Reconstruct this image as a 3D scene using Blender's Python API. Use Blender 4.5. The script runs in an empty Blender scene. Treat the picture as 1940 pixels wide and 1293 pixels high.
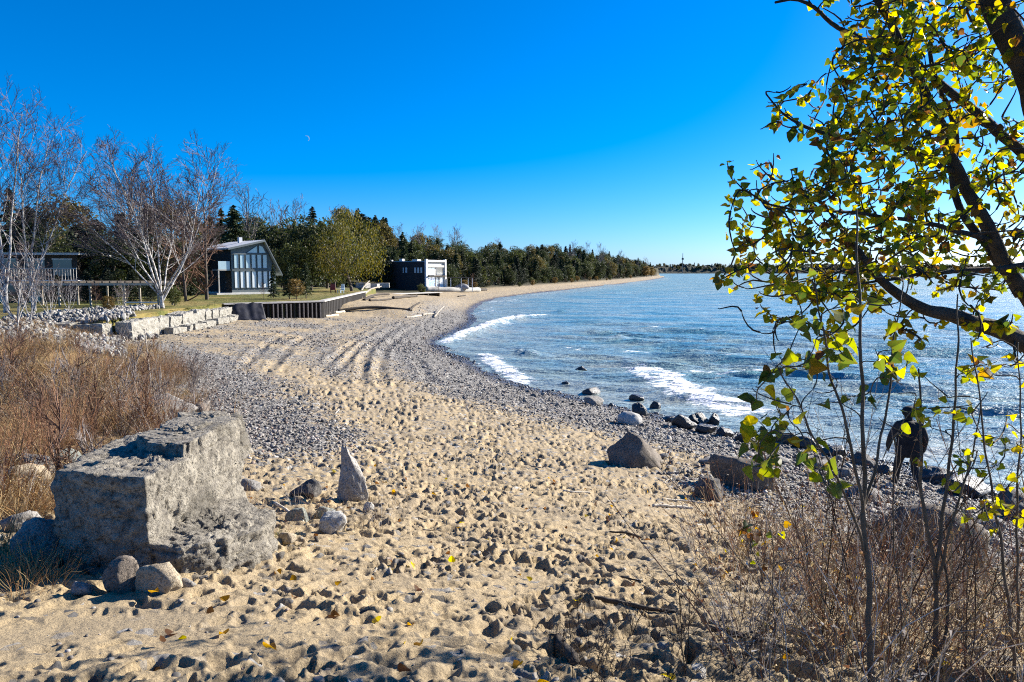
import bpy, math, random
import numpy as np
from mathutils import Vector, Matrix
R = math.radians
sc = bpy.context.scene
col = sc.collection

# ---------------------------------------------------------------- camera, sky, sun, exposure
EYE, FPX, CX, CY = 4.8, 1400.0, 970.0, 646.5
PITCH = math.atan(130.5 / FPX)
cd = bpy.data.cameras.new("camera"); cam = bpy.data.objects.new("camera", cd); col.objects.link(cam)
cam.location = (0, 0, EYE); cam.rotation_euler = (R(90) - PITCH, 0, 0)
cd.sensor_width = 36; cd.lens = 36 * FPX / 1940; cd.clip_start = 0.05; cd.clip_end = 20000
sc.camera = cam
SUN_AZ, SUN_EL = R(59), R(26)            # azimuth clockwise from +Y
w = bpy.data.worlds.new("World"); sc.world = w; w.use_nodes = True
nt = w.node_tree; nt.nodes.clear()
sky = nt.nodes.new("ShaderNodeTexSky"); sky.sky_type = 'NISHITA'; sky.sun_disc = False
sky.sun_elevation = SUN_EL; sky.sun_rotation = SUN_AZ
sky.altitude = 200; sky.air_density = 0.8; sky.dust_density = 0.8; sky.ozone_density = 10.0
hs = nt.nodes.new("ShaderNodeHueSaturation"); hs.inputs['Saturation'].default_value = 1.25
bgn = nt.nodes.new("ShaderNodeBackground"); bgn.inputs[1].default_value = 0.078
wo = nt.nodes.new("ShaderNodeOutputWorld")
nt.links.new(sky.outputs[0], hs.inputs['Color']); nt.links.new(hs.outputs[0], bgn.inputs[0]); nt.links.new(bgn.outputs[0], wo.inputs[0])
sd = bpy.data.lights.new("sun", 'SUN'); sd.energy = 5.0; sd.angle = R(0.53); sd.color = (1.0, 0.93, 0.82)
sun = bpy.data.objects.new("sun", sd); col.objects.link(sun)
sdir = Vector((math.sin(SUN_AZ) * math.cos(SUN_EL), math.cos(SUN_AZ) * math.cos(SUN_EL), math.sin(SUN_EL)))
sun.rotation_euler = sdir.to_track_quat('Z', 'Y').to_euler()
vs = sc.view_settings; vs.view_transform = 'Standard'; vs.look = 'None'; vs.gamma = 1.0; vs.exposure = 1.38
vs.use_curve_mapping = False
sc.cycles.use_denoising = False; sc.cycles.filter_width = 1.1
sc.cycles.sample_clamp_direct = 1.8; sc.cycles.sample_clamp_indirect = 3.0
sc.cycles.max_bounces = 6; sc.cycles.diffuse_bounces = 2; sc.cycles.glossy_bounces = 2; sc.cycles.transmission_bounces = 3
sc.cycles.transparent_max_bounces = 6; sc.cycles.caustics_reflective = False; sc.cycles.caustics_refractive = False

# ---------------------------------------------------------------- numeric helpers
def ray(px, py):
    u = (px - CX) / FPX; v = (CY - py) / FPX
    c, s = math.cos(PITCH), math.sin(PITCH)
    return np.array([u, c + v * s, -s + v * c])
def at(px, py, Y):                       # the point seen there at Y metres ahead
    d = ray(px, py); return np.array([0, 0, EYE]) + d * (Y / d[1])
def flat(px, py, z=0.0):                 # the point seen there at height z
    d = ray(px, py); return np.array([0, 0, EYE]) + d * ((z - EYE) / d[2])
def sstep(a, b, x):
    t = np.clip((np.asarray(x, float) - a) / (b - a), 0, 1); return t * t * (3 - 2 * t)
def _h(ix, iy, seed):
    h = (ix.astype(np.int64) * 374761393 + iy.astype(np.int64) * 668265263 + seed * 1442695041) & 0xFFFFFFFF
    h = ((h ^ (h >> 13)) * 1274126177) & 0xFFFFFFFF
    h = ((h ^ (h >> 16)) * 2246822519) & 0xFFFFFFFF
    return ((h ^ (h >> 15)) & 0xFFFFFF) / float(0x1000000)
def noise2(x, y, seed=0):
    ix = np.floor(x); iy = np.floor(y); fx = x - ix; fy = y - iy
    ux = fx * fx * fx * (fx * (fx * 6 - 15) + 10); uy = fy * fy * fy * (fy * (fy * 6 - 15) + 10)
    def g(a, b):
        t = _h(ix + a, iy + b, seed) * 2 * math.pi
        return np.cos(t) * (fx - a) + np.sin(t) * (fy - b)
    n0 = g(0, 0) + ux * (g(1, 0) - g(0, 0)); n1 = g(0, 1) + ux * (g(1, 1) - g(0, 1))
    return (n0 + uy * (n1 - n0)) * 1.5
def fbm(x, y, wl, octv=3, seed=0, gain=0.5):
    s = 0; a = 1.0; t = 0
    for o in range(octv):
        s = s + a * noise2(x / wl, y / wl, seed + o * 17); t += a; a *= gain; wl *= 0.48
    return s / t
def noise3(p, seed=0):
    s = 0
    for k, (i, j, l) in enumerate(((0, 1, 2), (1, 2, 0), (2, 0, 1))):
        s = s + noise2(p[:, i] + 0.37 * p[:, l], p[:, j] - 0.41 * p[:, l] + k * 7.3, seed + k * 31)
    return s / 1.8
def segdist(x, y, P):
    """distance to a polyline and position (0..1) along it"""
    best = np.full(x.shape, 1e9); tb = np.zeros(x.shape); n = len(P) - 1
    for i in range(n):
        ax, ay = P[i][0], P[i][1]; bx, by = P[i + 1][0], P[i + 1][1]
        dx, dy = bx - ax, by - ay; L = dx * dx + dy * dy + 1e-12
        t = np.clip(((x - ax) * dx + (y - ay) * dy) / L, 0, 1)
        d = (x - ax - t * dx) ** 2 + (y - ay - t * dy) ** 2
        m = d < best; best = np.where(m, d, best); tb = np.where(m, (i + t) / n, tb)
    return np.sqrt(best), tb
def inside(x, y, P):
    c = np.zeros(x.shape, bool); n = len(P); j = n - 1
    for i in range(n):
        xi, yi, xj, yj = P[i][0], P[i][1], P[j][0], P[j][1]
        if yi != yj:
            c ^= ((yi > y) != (yj > y)) & (x < (xj - xi) * (y - yi) / (yj - yi) + xi)
        j = i
    return c
def chaikin(P, n=2):
    P = np.array(P, float)
    for _ in range(n):
        a = P[:-1] * 0.75 + P[1:] * 0.25; b = P[:-1] * 0.25 + P[1:] * 0.75
        P = np.vstack([P[:1], np.stack([a, b], 1).reshape(-1, P.shape[1]), P[-1:]])
    return P

# ---------------------------------------------------------------- mesh helpers
def mesh_data(name, V, F, mat=None, smooth=False, cols=None, matidx=None):
    """F: list of index arrays, each (n,3) or (n,4). cols: per-vertex rgb"""
    V = np.asarray(V, np.float32); F = [np.asarray(f, np.int32) for f in (F if isinstance(F, list) else [F]) if len(f)]
    me = bpy.data.meshes.new(name)
    me.vertices.add(len(V)); me.vertices.foreach_set("co", V.ravel())
    nl = sum(f.size for f in F); npoly = sum(len(f) for f in F)
    me.loops.add(nl); me.polygons.add(npoly)
    me.loops.foreach_set("vertex_index", np.concatenate([f.ravel() for f in F]))
    tot = np.concatenate([np.full(len(f), f.shape[1], np.int32) for f in F])
    st = np.concatenate([[0], np.cumsum(tot)[:-1]]).astype(np.int32)
    me.polygons.foreach_set("loop_start", st); me.polygons.foreach_set("loop_total", tot)
    me.polygons.foreach_set("use_smooth", np.full(npoly, smooth))
    if matidx is not None: me.polygons.foreach_set("material_index", np.asarray(matidx, np.int32))
    if cols is not None:
        a = me.color_attributes.new("col", 'FLOAT_COLOR', 'POINT')
        c = np.ones((len(V), 4), np.float32); c[:, :3] = cols; a.data.foreach_set("color", c.ravel())
    if mat is not None:
        for m in (mat if isinstance(mat, (list, tuple)) else [mat]): me.materials.append(m)
    me.update(calc_edges=True); me.validate()
    return me
def link(name, me, parent=None, loc=None, rot=None, scale=None):
    o = bpy.data.objects.new(name, me); col.objects.link(o); o.parent = parent
    if loc is not None: o.location = loc
    if rot is not None: o.rotation_euler = rot
    if scale is not None: o.scale = scale
    return o
def mobj(name, V, F, mat, parent=None, smooth=False, cols=None, **k):
    return link(name, mesh_data(name, V, F, mat, smooth, cols), parent, **k)
def tag(o, label, cat=None, group=None, kind=None):
    o["label"] = label
    if cat: o["category"] = cat
    if group: o["group"] = group
    if kind: o["kind"] = kind
    return o
def thing(name, loc, label, cat, group=None, rz=0.0):
    o = bpy.data.objects.new(name, None); col.objects.link(o); o.location = loc; o.rotation_euler = (0, 0, rz)
    o.empty_display_size = 0.2
    return tag(o, label, cat, group)
class MB:
    """collects boxes, prisms and tubes into one mesh"""
    def __init__(s): s.V = []; s.F3 = []; s.F4 = []; s.n = 0
    def add(s, V, F3=None, F4=None):
        V = np.asarray(V, float)
        if F3 is not None and len(F3): s.F3.append(np.asarray(F3) + s.n)
        if F4 is not None and len(F4): s.F4.append(np.asarray(F4) + s.n)
        s.V.append(V); s.n += len(V); return s
    def box(s, x0, x1, y0, y1, z0, z1):
        V = [(x, y, z) for x in (x0, x1) for y in (y0, y1) for z in (z0, z1)]
        return s.add(V, None, [(0, 1, 3, 2), (4, 6, 7, 5), (0, 4, 5, 1), (2, 3, 7, 6), (0, 2, 6, 4), (1, 5, 7, 3)])
    def prism(s, poly, y0, y1):          # polygon in the xz plane, extruded along y
        n = len(poly); V = [(p[0], y0, p[1]) for p in poly] + [(p[0], y1, p[1]) for p in poly]
        F4 = [(i, (i + 1) % n, (i + 1) % n + n, i + n) for i in range(n)]
        F3 = [(0, i + 1, i) for i in range(1, n - 1)] + [(n, n + i, n + i + 1) for i in range(1, n - 1)]
        return s.add(V, F3, F4)
    def tube(s, P, r, sides=6):
        V, F = tubes(np.asarray(P, float)[None], np.broadcast_to(np.asarray(r, float), (len(P),))[None], sides, True)
        return s.add(V, F[1] if len(F) > 1 else None, F[0])
    def obj(s, name, mat, parent=None, smooth=False, **k):
        F = []
        if s.F3: F.append(np.vstack(s.F3))
        if s.F4: F.append(np.vstack(s.F4))
        return mobj(name, np.vstack(s.V), F, mat, parent, smooth, **k)
def tubes(P, Rr, sides=3, caps=False):
    """P (N,k,3) paths, Rr (N,k) radii -> verts, [quads, tris]"""
    N, k, _ = P.shape
    T = np.empty_like(P); T[:, 1:-1] = P[:, 2:] - P[:, :-2]; T[:, 0] = P[:, 1] - P[:, 0]; T[:, -1] = P[:, -1] - P[:, -2]
    T /= np.linalg.norm(T, axis=2, keepdims=True) + 1e-9
    mean = (P[:, -1] - P[:, 0]); mean /= np.linalg.norm(mean, axis=1, keepdims=True) + 1e-9
    ref = np.where(np.abs(mean[:, 2:3]) > 0.8, np.array([[1.0, 0.1, 0]]), np.array([[0, 0.1, 1.0]]))[:, None, :]
    A = np.cross(T, ref); A /= np.linalg.norm(A, axis=2, keepdims=True) + 1e-9
    B = np.cross(T, A)
    an = np.arange(sides) * 2 * math.pi / sides
    V = P[:, :, None, :] + Rr[:, :, None, None] * (A[:, :, None, :] * np.cos(an)[None, None, :, None] + B[:, :, None, :] * np.sin(an)[None, None, :, None])
    V = V.reshape(-1, 3)
    base = (np.arange(N) * k * sides)[:, None, None] + (np.arange(k - 1) * sides)[None, :, None]
    j = np.arange(sides)[None, None, :]; j2 = (j + 1) % sides
    Q = np.stack([base + j, base + j2, base + sides + j2, base + sides + j], -1).reshape(-1, 4)
    out = [Q]
    if caps:
        tr = []
        for e in (0, k - 1):
            b = np.arange(N) * k * sides + e * sides
            for i in range(1, sides - 1):
                tr.append(np.stack([b, b + i, b + i + 1] if e else [b, b + i + 1, b + i], 1))
        out.append(np.vstack(tr))
    return V, out
def merge(parts):
    """[(V, [F...])] -> V, [quads, tris]"""
    VV = []; Q = []; T = []; n = 0
    for V, F in parts:
        for f in F:
            (Q if f.shape[1] == 4 else T).append(f + n)
        VV.append(V); n += len(V)
    return np.vstack(VV), ([np.vstack(Q)] if Q else []) + ([np.vstack(T)] if T else [])

# ---------------------------------------------------------------- materials
def new_mat(name):
    m = bpy.data.materials.new(name); m.use_nodes = True
    n = m.node_tree.nodes; l = m.node_tree.links
    return m, n, l, n["Principled BSDF"]
def N(n, t, **k):
    o = n.new(t)
    for a, v in k.items():
        if a in o.inputs.keys(): o.inputs[a].default_value = v
        else: setattr(o, a, v)
    return o
def mixc(n, l, fac, a, b, mode='MIX'):
    o = n.new("ShaderNodeMix"); o.data_type = 'RGBA'; o.blend_type = mode
    for s, v in ((o.inputs[0], fac), (o.inputs[6], a), (o.inputs[7], b)):
        if hasattr(v, 'links') or hasattr(v, 'is_linked'): l.new(v, s)
        elif isinstance(v, (tuple, list)): s.default_value = (*v, 1.0) if len(v) == 3 else v
        else: s.default_value = v
    return o.outputs[2]
def ramp(n, l, src, stops):
    o = n.new("ShaderNodeValToRGB"); l.new(src, o.inputs[0]); e = o.color_ramp.elements
    while len(e) < len(stops): e.new(0.5)
    for i, (p, c) in enumerate(stops):
        e[i].position = p; e[i].color = (*c, 1) if isinstance(c, tuple) else (c, c, c, 1)
    return o.outputs[0]
def gmat(name, c1, c2, scale=3.0, rough=0.8, bump=0.3, bscale=None, detail=6, dist=0.02, spec=0.3, metal=0.0, rnd=0.0, c3=None, s3=0.6):
    """two-tone noisy surface with fine relief"""
    m, n, l, b = new_mat(name)
    tc = N(n, "ShaderNodeTexCoord")
    nz = N(n, "ShaderNodeTexNoise", Scale=scale, Detail=detail, Roughness=0.65); l.new(tc.outputs['Object'], nz.inputs['Vector'])
    c = mixc(n, l, ramp(n, l, nz.outputs[0], [(0.35, 0.0), (0.65, 1.0)]), c1, c2)
    if c3:
        n3 = N(n, "ShaderNodeTexNoise", Scale=s3, Detail=4); l.new(tc.outputs['Object'], n3.inputs['Vector'])
        c = mixc(n, l, ramp(n, l, n3.outputs[0], [(0.48, 0.0), (0.62, 1.0)]), c, c3)
    if rnd:
        oi = N(n, "ShaderNodeObjectInfo"); h = N(n, "ShaderNodeHueSaturation"); l.new(c, h.inputs['Color'])
        mr = N(n, "ShaderNodeMapRange"); mr.inputs[3].default_value = 1 - rnd; mr.inputs[4].default_value = 1 + rnd
        l.new(oi.outputs['Random'], mr.inputs[0]); l.new(mr.outputs[0], h.inputs['Value']); c = h.outputs[0]
    l.new(c, b.inputs['Base Color']); b.inputs['Roughness'].default_value = rough
    b.inputs['Specular IOR Level'].default_value = spec; b.inputs['Metallic'].default_value = metal
    if bump:
        nb = N(n, "ShaderNodeTexNoise", Scale=bscale or scale * 6, Detail=5, Roughness=0.7); l.new(tc.outputs['Object'], nb.inputs['Vector'])
        bp = N(n, "ShaderNodeBump", Strength=bump, Distance=dist); l.new(nb.outputs[0], bp.inputs['Height']); l.new(bp.outputs[0], b.inputs['Normal'])
    return m
def leafmat(name, trans=0.45, rough=0.55, attr=True, colr=(0.1, 0.12, 0.03), boost=1.3, spec=0.3, rnd=0.0, spots=False):
    m, n, l, b = new_mat(name)
    if attr:
        a = N(n, "ShaderNodeAttribute", attribute_name="col"); c = a.outputs['Color']
    else:
        rg = N(n, "ShaderNodeRGB"); rg.outputs[0].default_value = (*colr, 1); c = rg.outputs[0]
    if rnd:
        oi = N(n, "ShaderNodeObjectInfo"); h = N(n, "ShaderNodeHueSaturation"); l.new(c, h.inputs['Color'])
        mr = N(n, "ShaderNodeMapRange"); mr.inputs[3].default_value = 1 - rnd; mr.inputs[4].default_value = 1 + rnd
        l.new(oi.outputs['Random'], mr.inputs[0]); l.new(mr.outputs[0], h.inputs['Value']); c = h.outputs[0]
    if spots:      # brown autumn blotches, fine veins
        tc = N(n, "ShaderNodeTexCoord"); nz = N(n, "ShaderNodeTexNoise", Scale=2.5, Detail=5); l.new(tc.outputs['Object'], nz.inputs[0])
        c = mixc(n, l, ramp(n, l, nz.outputs[0], [(0.52, 0.0), (0.68, 0.75)]), c, (0.13, 0.07, 0.02))
    l.new(c, b.inputs['Base Color']); b.inputs['Roughness'].default_value = rough; b.inputs['Specular IOR Level'].default_value = spec
    if trans:
        t = N(n, "ShaderNodeBsdfTranslucent"); sc_ = N(n, "ShaderNodeHueSaturation"); sc_.inputs['Value'].default_value = boost; sc_.inputs['Saturation'].default_value = 1.1
        l.new(c, sc_.inputs['Color']); l.new(sc_.outputs[0], t.inputs[0])
        mx = N(n, "ShaderNodeMixShader"); mx.inputs[0].default_value = trans
        l.new(b.outputs[0], mx.inputs[1]); l.new(t.outputs[0], mx.inputs[2]); l.new(mx.outputs[0], n["Material Output"].inputs[0])
    return m
# ---------------------------------------------------------------- the lie of the land
SHORE_PX = [(1940, 985), (1850, 932), (1750, 897), (1650, 868), (1550, 848), (1480, 833), (1400, 818), (1300, 802), (1230, 783), (1150, 767), (1080, 752),
            (1000, 735), (940, 711), (900, 691), (860, 671), (830, 656), (835, 645), (868, 632), (893, 617), (902, 603), (893, 592), (905, 578),
            (935, 567), (980, 560), (1040, 553), (1130, 543.5), (1200, 535.5), (1245, 529), (1262, 525)]
SH = [flat(a, b)[:2] for a, b in SHORE_PX]
SH = [(40, -30), (22, -4), (14, 6.5)] + [tuple(p) for p in SH]
SHORE = chaikin(SH, 2)
WATER_POLY = [tuple(p) for p in SHORE] + [(190, 1100), (190, 6000), (6000, 6000), (6000, -60), (60, -60)]
PD = [-400, -60, -20, -6, -2, 0, 2, 5, 9, 15, 30, 60, 400]
PZ = [-8, -4, -2, -0.75, -0.28, 0, 0.27, 0.62, 1.0, 1.36, 1.62, 1.8, 2.2]
def shore_d(x, y):
    d, _ = segdist(x, y, SHORE)
    return np.where(inside(x, y, WATER_POLY), -d, d)
BANK = [(-3.7, 4.0), (-4.4, 8.5), (-6.4, 15.0), (-9.4, 22.0), (-15.0, 32.0), (-19.0, 36.5), (-19.8, 40.0)]
def zbase(x, y, d=None):
    x = np.asarray(x, float); y = np.asarray(y, float)
    if d is None: d = shore_d(x, y)
    z = np.interp(d, PD, PZ)
    land = sstep(-1, 6, d)
    z = z + land * 1.70 * np.exp(-(((x + 1.0) / 12.0) ** 2 + ((y + 0.5) / 9.0) ** 2))
    bd, bt = segdist(x, y, BANK)          # brushy bank on the left
    bx = np.interp(y, [p[1] for p in BANK], [p[0] for p in BANK])
    z = z + 0.8 * sstep(0, 5.5, np.where(x < bx, bd, 0)) * sstep(2, 7, y) * (1 - sstep(36, 41, y))
    z = z + 0.55 * sstep(67.5, 69.0, y + 0.2 * x + 2.4) * (1 - sstep(100, 125, y)) * (1 - sstep(-10.5, -7.0, x - 0.02 * (y - 75)))     # sand terrace behind the timber
    bl = sstep(118, 175, y) * sstep(11, 50, d)
    z = z + bl * (10.0 - 5.0 * sstep(-38, -16, x) * (1 - sstep(250, 420, y)) - 3.0 * sstep(250, 600, y)) * (1 + 0.18 * noise2(x / 45, y / 45, 5))
    z = z + land * (0.10 * fbm(x, y, 9.0, 2, 3) + 0.05 * fbm(x, y, 2.4, 2, 4))
    return z
def zat(x, y): return float(zbase(np.array([x], float), np.array([y], float))[0])
def G(px, py, z0=1.2):                    # where the ray through that pixel meets the ground
    z = z0
    for _ in range(14):
        p = flat(px, py, z); z = 0.5 * z + 0.5 * zat(p[0], p[1])
    p[2] = zat(p[0], p[1]); return p
TRACK_PX = [[(690, 735), (684, 695), (703, 652), (740, 626), (792, 605)], [(722, 735), (716, 697), (733, 655), (768, 628), (815, 606)], [(604, 708), (640, 672), (684, 640), (726, 618)],
            [(628, 712), (662, 674), (704, 643), (745, 620)], [(455, 700), (490, 662), (545, 628), (620, 606)], [(790, 680), (803, 702), (818, 728)], [(500, 712), (535, 668), (585, 634), (650, 610)]]
TRACKS = [chaikin([G(a, b)[:2] for a, b in t], 2) for t in TRACK_PX]
def peb_weight(x, y, d):
    n = fbm(x, y, 3.0, 3, 21); r = np.hypot(x, y)
    shore = (1 - sstep(3.6, 8.0, d + 2.2 * n)) * (1 - 0.6 * sstep(70, 110, y))
    u = x / np.maximum(y, 1) * FPX + CX
    mid = sstep(26, 36, y) * (1 - sstep(58, 70, y)) * sstep(3, 6, d) * (0.25 + 0.75 * sstep(-0.15, 0.35, fbm(x, y, 5.0, 2, 23)))
    bx = np.interp(y, [p[1] for p in BANK], [p[0] for p in BANK])
    strip = sstep(11, 15, y) * (1 - sstep(34, 40, y)) * sstep(-1.5, 0.0, x - bx) * (1 - sstep(1.6, 4.4, x - bx + 1.5 * n))
    berm = np.exp(-((d - 7.5 + n) / 1.3) ** 2) * sstep(24, 30, y) * (1 - sstep(60, 75, y)) * 0.8
    right = sstep(1.5, 4.0, x - 0.12 * y) * 0.35 * sstep(6, 9, y)
    return np.clip(np.maximum.reduce([shore, mid * 0.9, strip, berm, right, 0.03 + 0.13 * sstep(9, 18, r)]), 0, 1)
def grass_weight(x, y):
    bx = np.interp(y, [p[1] for p in BANK], [p[0] for p in BANK])
    return sstep(0.3, 2.0, bx - x + 0.8 * fbm(x, y, 2.0, 2, 33)) * sstep(3.5, 6, y)
def pits(x, y, cell, a, b, dep, seed, occ=0.8, ang0=0.6, spread=1.2):
    gx = np.floor(x / cell); gy = np.floor(y / cell); out = np.zeros(x.shape)
    for i in (-1, 0, 1):
        for j in (-1, 0, 1):
            cx = gx + i; cy = gy + j
            px = (cx + 0.5 + 0.9 * (_h(cx, cy, seed) - 0.5)) * cell; py = (cy + 0.5 + 0.9 * (_h(cx, cy, seed + 1) - 0.5)) * cell
            th = ang0 + spread * (_h(cx, cy, seed + 2) - 0.5) * 2; k = 0.6 + 0.8 * _h(cx, cy, seed + 4)
            on = (_h(cx, cy, seed + 3) < occ) * (0.4 + 0.8 * _h(cx, cy, seed + 5))
            u = (x - px) * np.cos(th) + (y - py) * np.sin(th); v = -(x - px) * np.sin(th) + (y - py) * np.cos(th)
            q = np.sqrt((u / (a * k)) ** 2 + (v / (b * k)) ** 2)
            out += on * dep * (-np.exp(-q ** 4) + 0.24 * np.exp(-((q - 1.45) / 0.4) ** 2))
    return out
def on(mask, f):                           # f evaluated only where the mask holds
    out = np.zeros(mask.shape); i = np.flatnonzero(mask)
    if len(i): out[i] = f(i)
    return out
def micro(x, y, d, pebw):
    r = np.hypot(x, y)
    land = sstep(0.2, 2.0, d)
    near = 1 - sstep(22, 40, r)
    smooth_patch = np.exp(-(((x + 2.6) / 1.7) ** 2 + ((y - 4.3) / 0.75) ** 2))
    ch = (0.4 + 0.68 * sstep(-0.4, 0.2, noise2(x / 1.3, y / 1.3, 51))) * (1 - 0.85 * smooth_patch) * (1 - 0.55 * pebw) * (1 - 0.6 * grass_weight(x, y))
    def prints(i):
        X = x[i]; Y = y[i]; wx = X + 0.05 * noise2(X / .2, Y / .2, 60); wy = Y + 0.05 * noise2(X / .2, Y / .2, 61)
        z = pits(wx, wy, 0.30, 0.115, 0.056, 0.09, 70, 0.92) + pits(wx + 9, wy + 4, 0.19, 0.07, 0.038, 0.06, 80, 0.75, 1.4)
        return ch[i] * near[i] * (z + 0.03 * fbm(X, Y, 0.12, 3, 53, 0.65))
    z = on((near > 0.01) & (d > 0), prints)
    z += on((r < 17) & (d > 0), lambda i: ch[i] * (1 - sstep(11, 17, r[i])) * pits(x[i], y[i], 0.085, 0.032, 0.02, 0.024, 90, 0.5, 0.4, 3.1))
    z += ch * 0.035 * fbm(x, y, 0.5, 2, 52)
    z += on((r > 18) & (r < 200), lambda i: sstep(18, 34, r[i]) * ch[i] * 0.06 * fbm(x[i], y[i], 1.3, 3, 57, 0.6))
    for T in TRACKS:
        m = (x > T[:, 0].min() - 2) & (x < T[:, 0].max() + 2) & (y > T[:, 1].min() - 2) & (y < T[:, 1].max() + 2)
        def rut(i):
            td, tt = segdist(x[i], y[i], T); wd = 0.19 + .06 * noise2(x[i] / 3, y[i] / 3, 59)
            fade = np.sin(np.pi * np.clip(tt, 0.02, 0.98)) ** 0.5 * (0.5 + 0.7 * sstep(-.4, .4, noise2(x[i] / 1.5, y[i] / 1.5, 58)))
            return fade * 0.07 * (-np.exp(-(td / wd) ** 2) + 0.75 * np.exp(-((td - 2.0 * wd) / (0.7 * wd)) ** 2))
        z += on(m, rut)
    return z * land + on(pebw > 0.02, lambda i: 0.04 * pebw[i] * noise2(x[i] / .35, y[i] / .35, 55)) * sstep(-1, 0.5, d)

# ---------------------------------------------------------------- materials of the ground
def sand_material():
    m, n, l, b = new_mat("beach_sand")
    tc = N(n, "ShaderNodeTexCoord"); P = tc.outputs['Object']
    a = N(n, "ShaderNodeAttribute", attribute_name="col"); sp = N(n, "ShaderNodeSeparateColor"); l.new(a.outputs['Color'], sp.inputs[0])
    n1 = N(n, "ShaderNodeTexNoise", Scale=0.9, Detail=5); l.new(P, n1.inputs['Vector'])
    n2 = N(n, "ShaderNodeTexNoise", Scale=55, Detail=6, Roughness=0.8); l.new(P, n2.inputs['Vector'])
    c = mixc(n, l, ramp(n, l, n1.outputs[0], [(0.35, 0.0), (0.7, 1.0)]), (0.45, 0.345, 0.20), (0.335, 0.265, 0.17))
    c = mixc(n, l, ramp(n, l, n2.outputs[0], [(0.30, 0.0), (0.52, 1.0)]), (0.15, 0.115, 0.075), c)
    v = N(n, "ShaderNodeTexVoronoi", Scale=14); l.new(P, v.inputs['Vector'])
    hv = N(n, "ShaderNodeSeparateColor"); l.new(v.outputs['Color'], hv.inputs[0])
    pc = ramp(n, l, hv.outputs[0], [(0.0, (0.06, 0.057, 0.054)), (0.45, (0.17, 0.16, 0.145)), (0.8, (0.27, 0.25, 0.22)), (1.0, (0.45, 0.43, 0.39))])
    # pebbles thin out into the sand stone by stone
    ad = N(n, "ShaderNodeMath", operation='ADD'); l.new(sp.outputs[0], ad.inputs[0]); l.new(hv.outputs[1], ad.inputs[1])
    pf = ramp(n, l, ad.outputs[0], [(0.93, 0.0), (1.0, 1.0)])
    c = mixc(n, l, pf, c, pc)
    gr = N(n, "ShaderNodeTexNoise", Scale=9, Detail=6); l.new(P, gr.inputs['Vector'])
    gc = ramp(n, l, gr.outputs[0], [(0.3, (0.06, 0.04, 0.02)), (0.5, (0.2, 0.13, 0.06)), (0.7, (0.32, 0.22, 0.1))])
    wd = N(n, "ShaderNodeSeparateXYZ"); l.new(P, wd.inputs[0]); far_ = N(n, "ShaderNodeMapRange"); far_.inputs[1].default_value = 105; far_.inputs[2].default_value = 125; l.new(wd.outputs[1], far_.inputs[0])
    gc = mixc(n, l, far_.outputs[0], gc, ramp(n, l, gr.outputs[0], [(0.3, (0.02, 0.022, 0.01)), (0.6, (0.055, 0.05, 0.022))]))   # forest floor beyond the houses
    c = mixc(n, l, sp.outputs[2], c, gc)
    c = mixc(n, l, sp.outputs[1], c, mixc(n, l, 1.0, c, (0.33, 0.31, 0.31), 'MULTIPLY'))
    l.new(c, b.inputs['Base Color'])
    rr = N(n, "ShaderNodeMapRange"); rr.inputs[3].default_value = 0.95; rr.inputs[4].default_value = 0.32; l.new(sp.outputs[1], rr.inputs[0]); l.new(rr.outputs[0], b.inputs['Roughness'])
    b.inputs['Specular IOR Level'].default_value = 0.25
    nb = N(n, "ShaderNodeTexNoise", Scale=38, Detail=7, Roughness=0.75); l.new(P, nb.inputs['Vector'])
    pe = N(n, "ShaderNodeMath", operation='MULTIPLY'); l.new(v.outputs['Distance'], pe.inputs[0]); l.new(pf, pe.inputs[1])
    su = N(n, "ShaderNodeMath", operation='SUBTRACT'); l.new(nb.outputs[0], su.inputs[0]); l.new(pe.outputs[0], su.inputs[1])
    bp = N(n, "ShaderNodeBump", Strength=0.9, Distance=0.03); l.new(su.outputs[0], bp.inputs['Height']); l.new(bp.outputs[0], b.inputs['Normal'])
    return m
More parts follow.
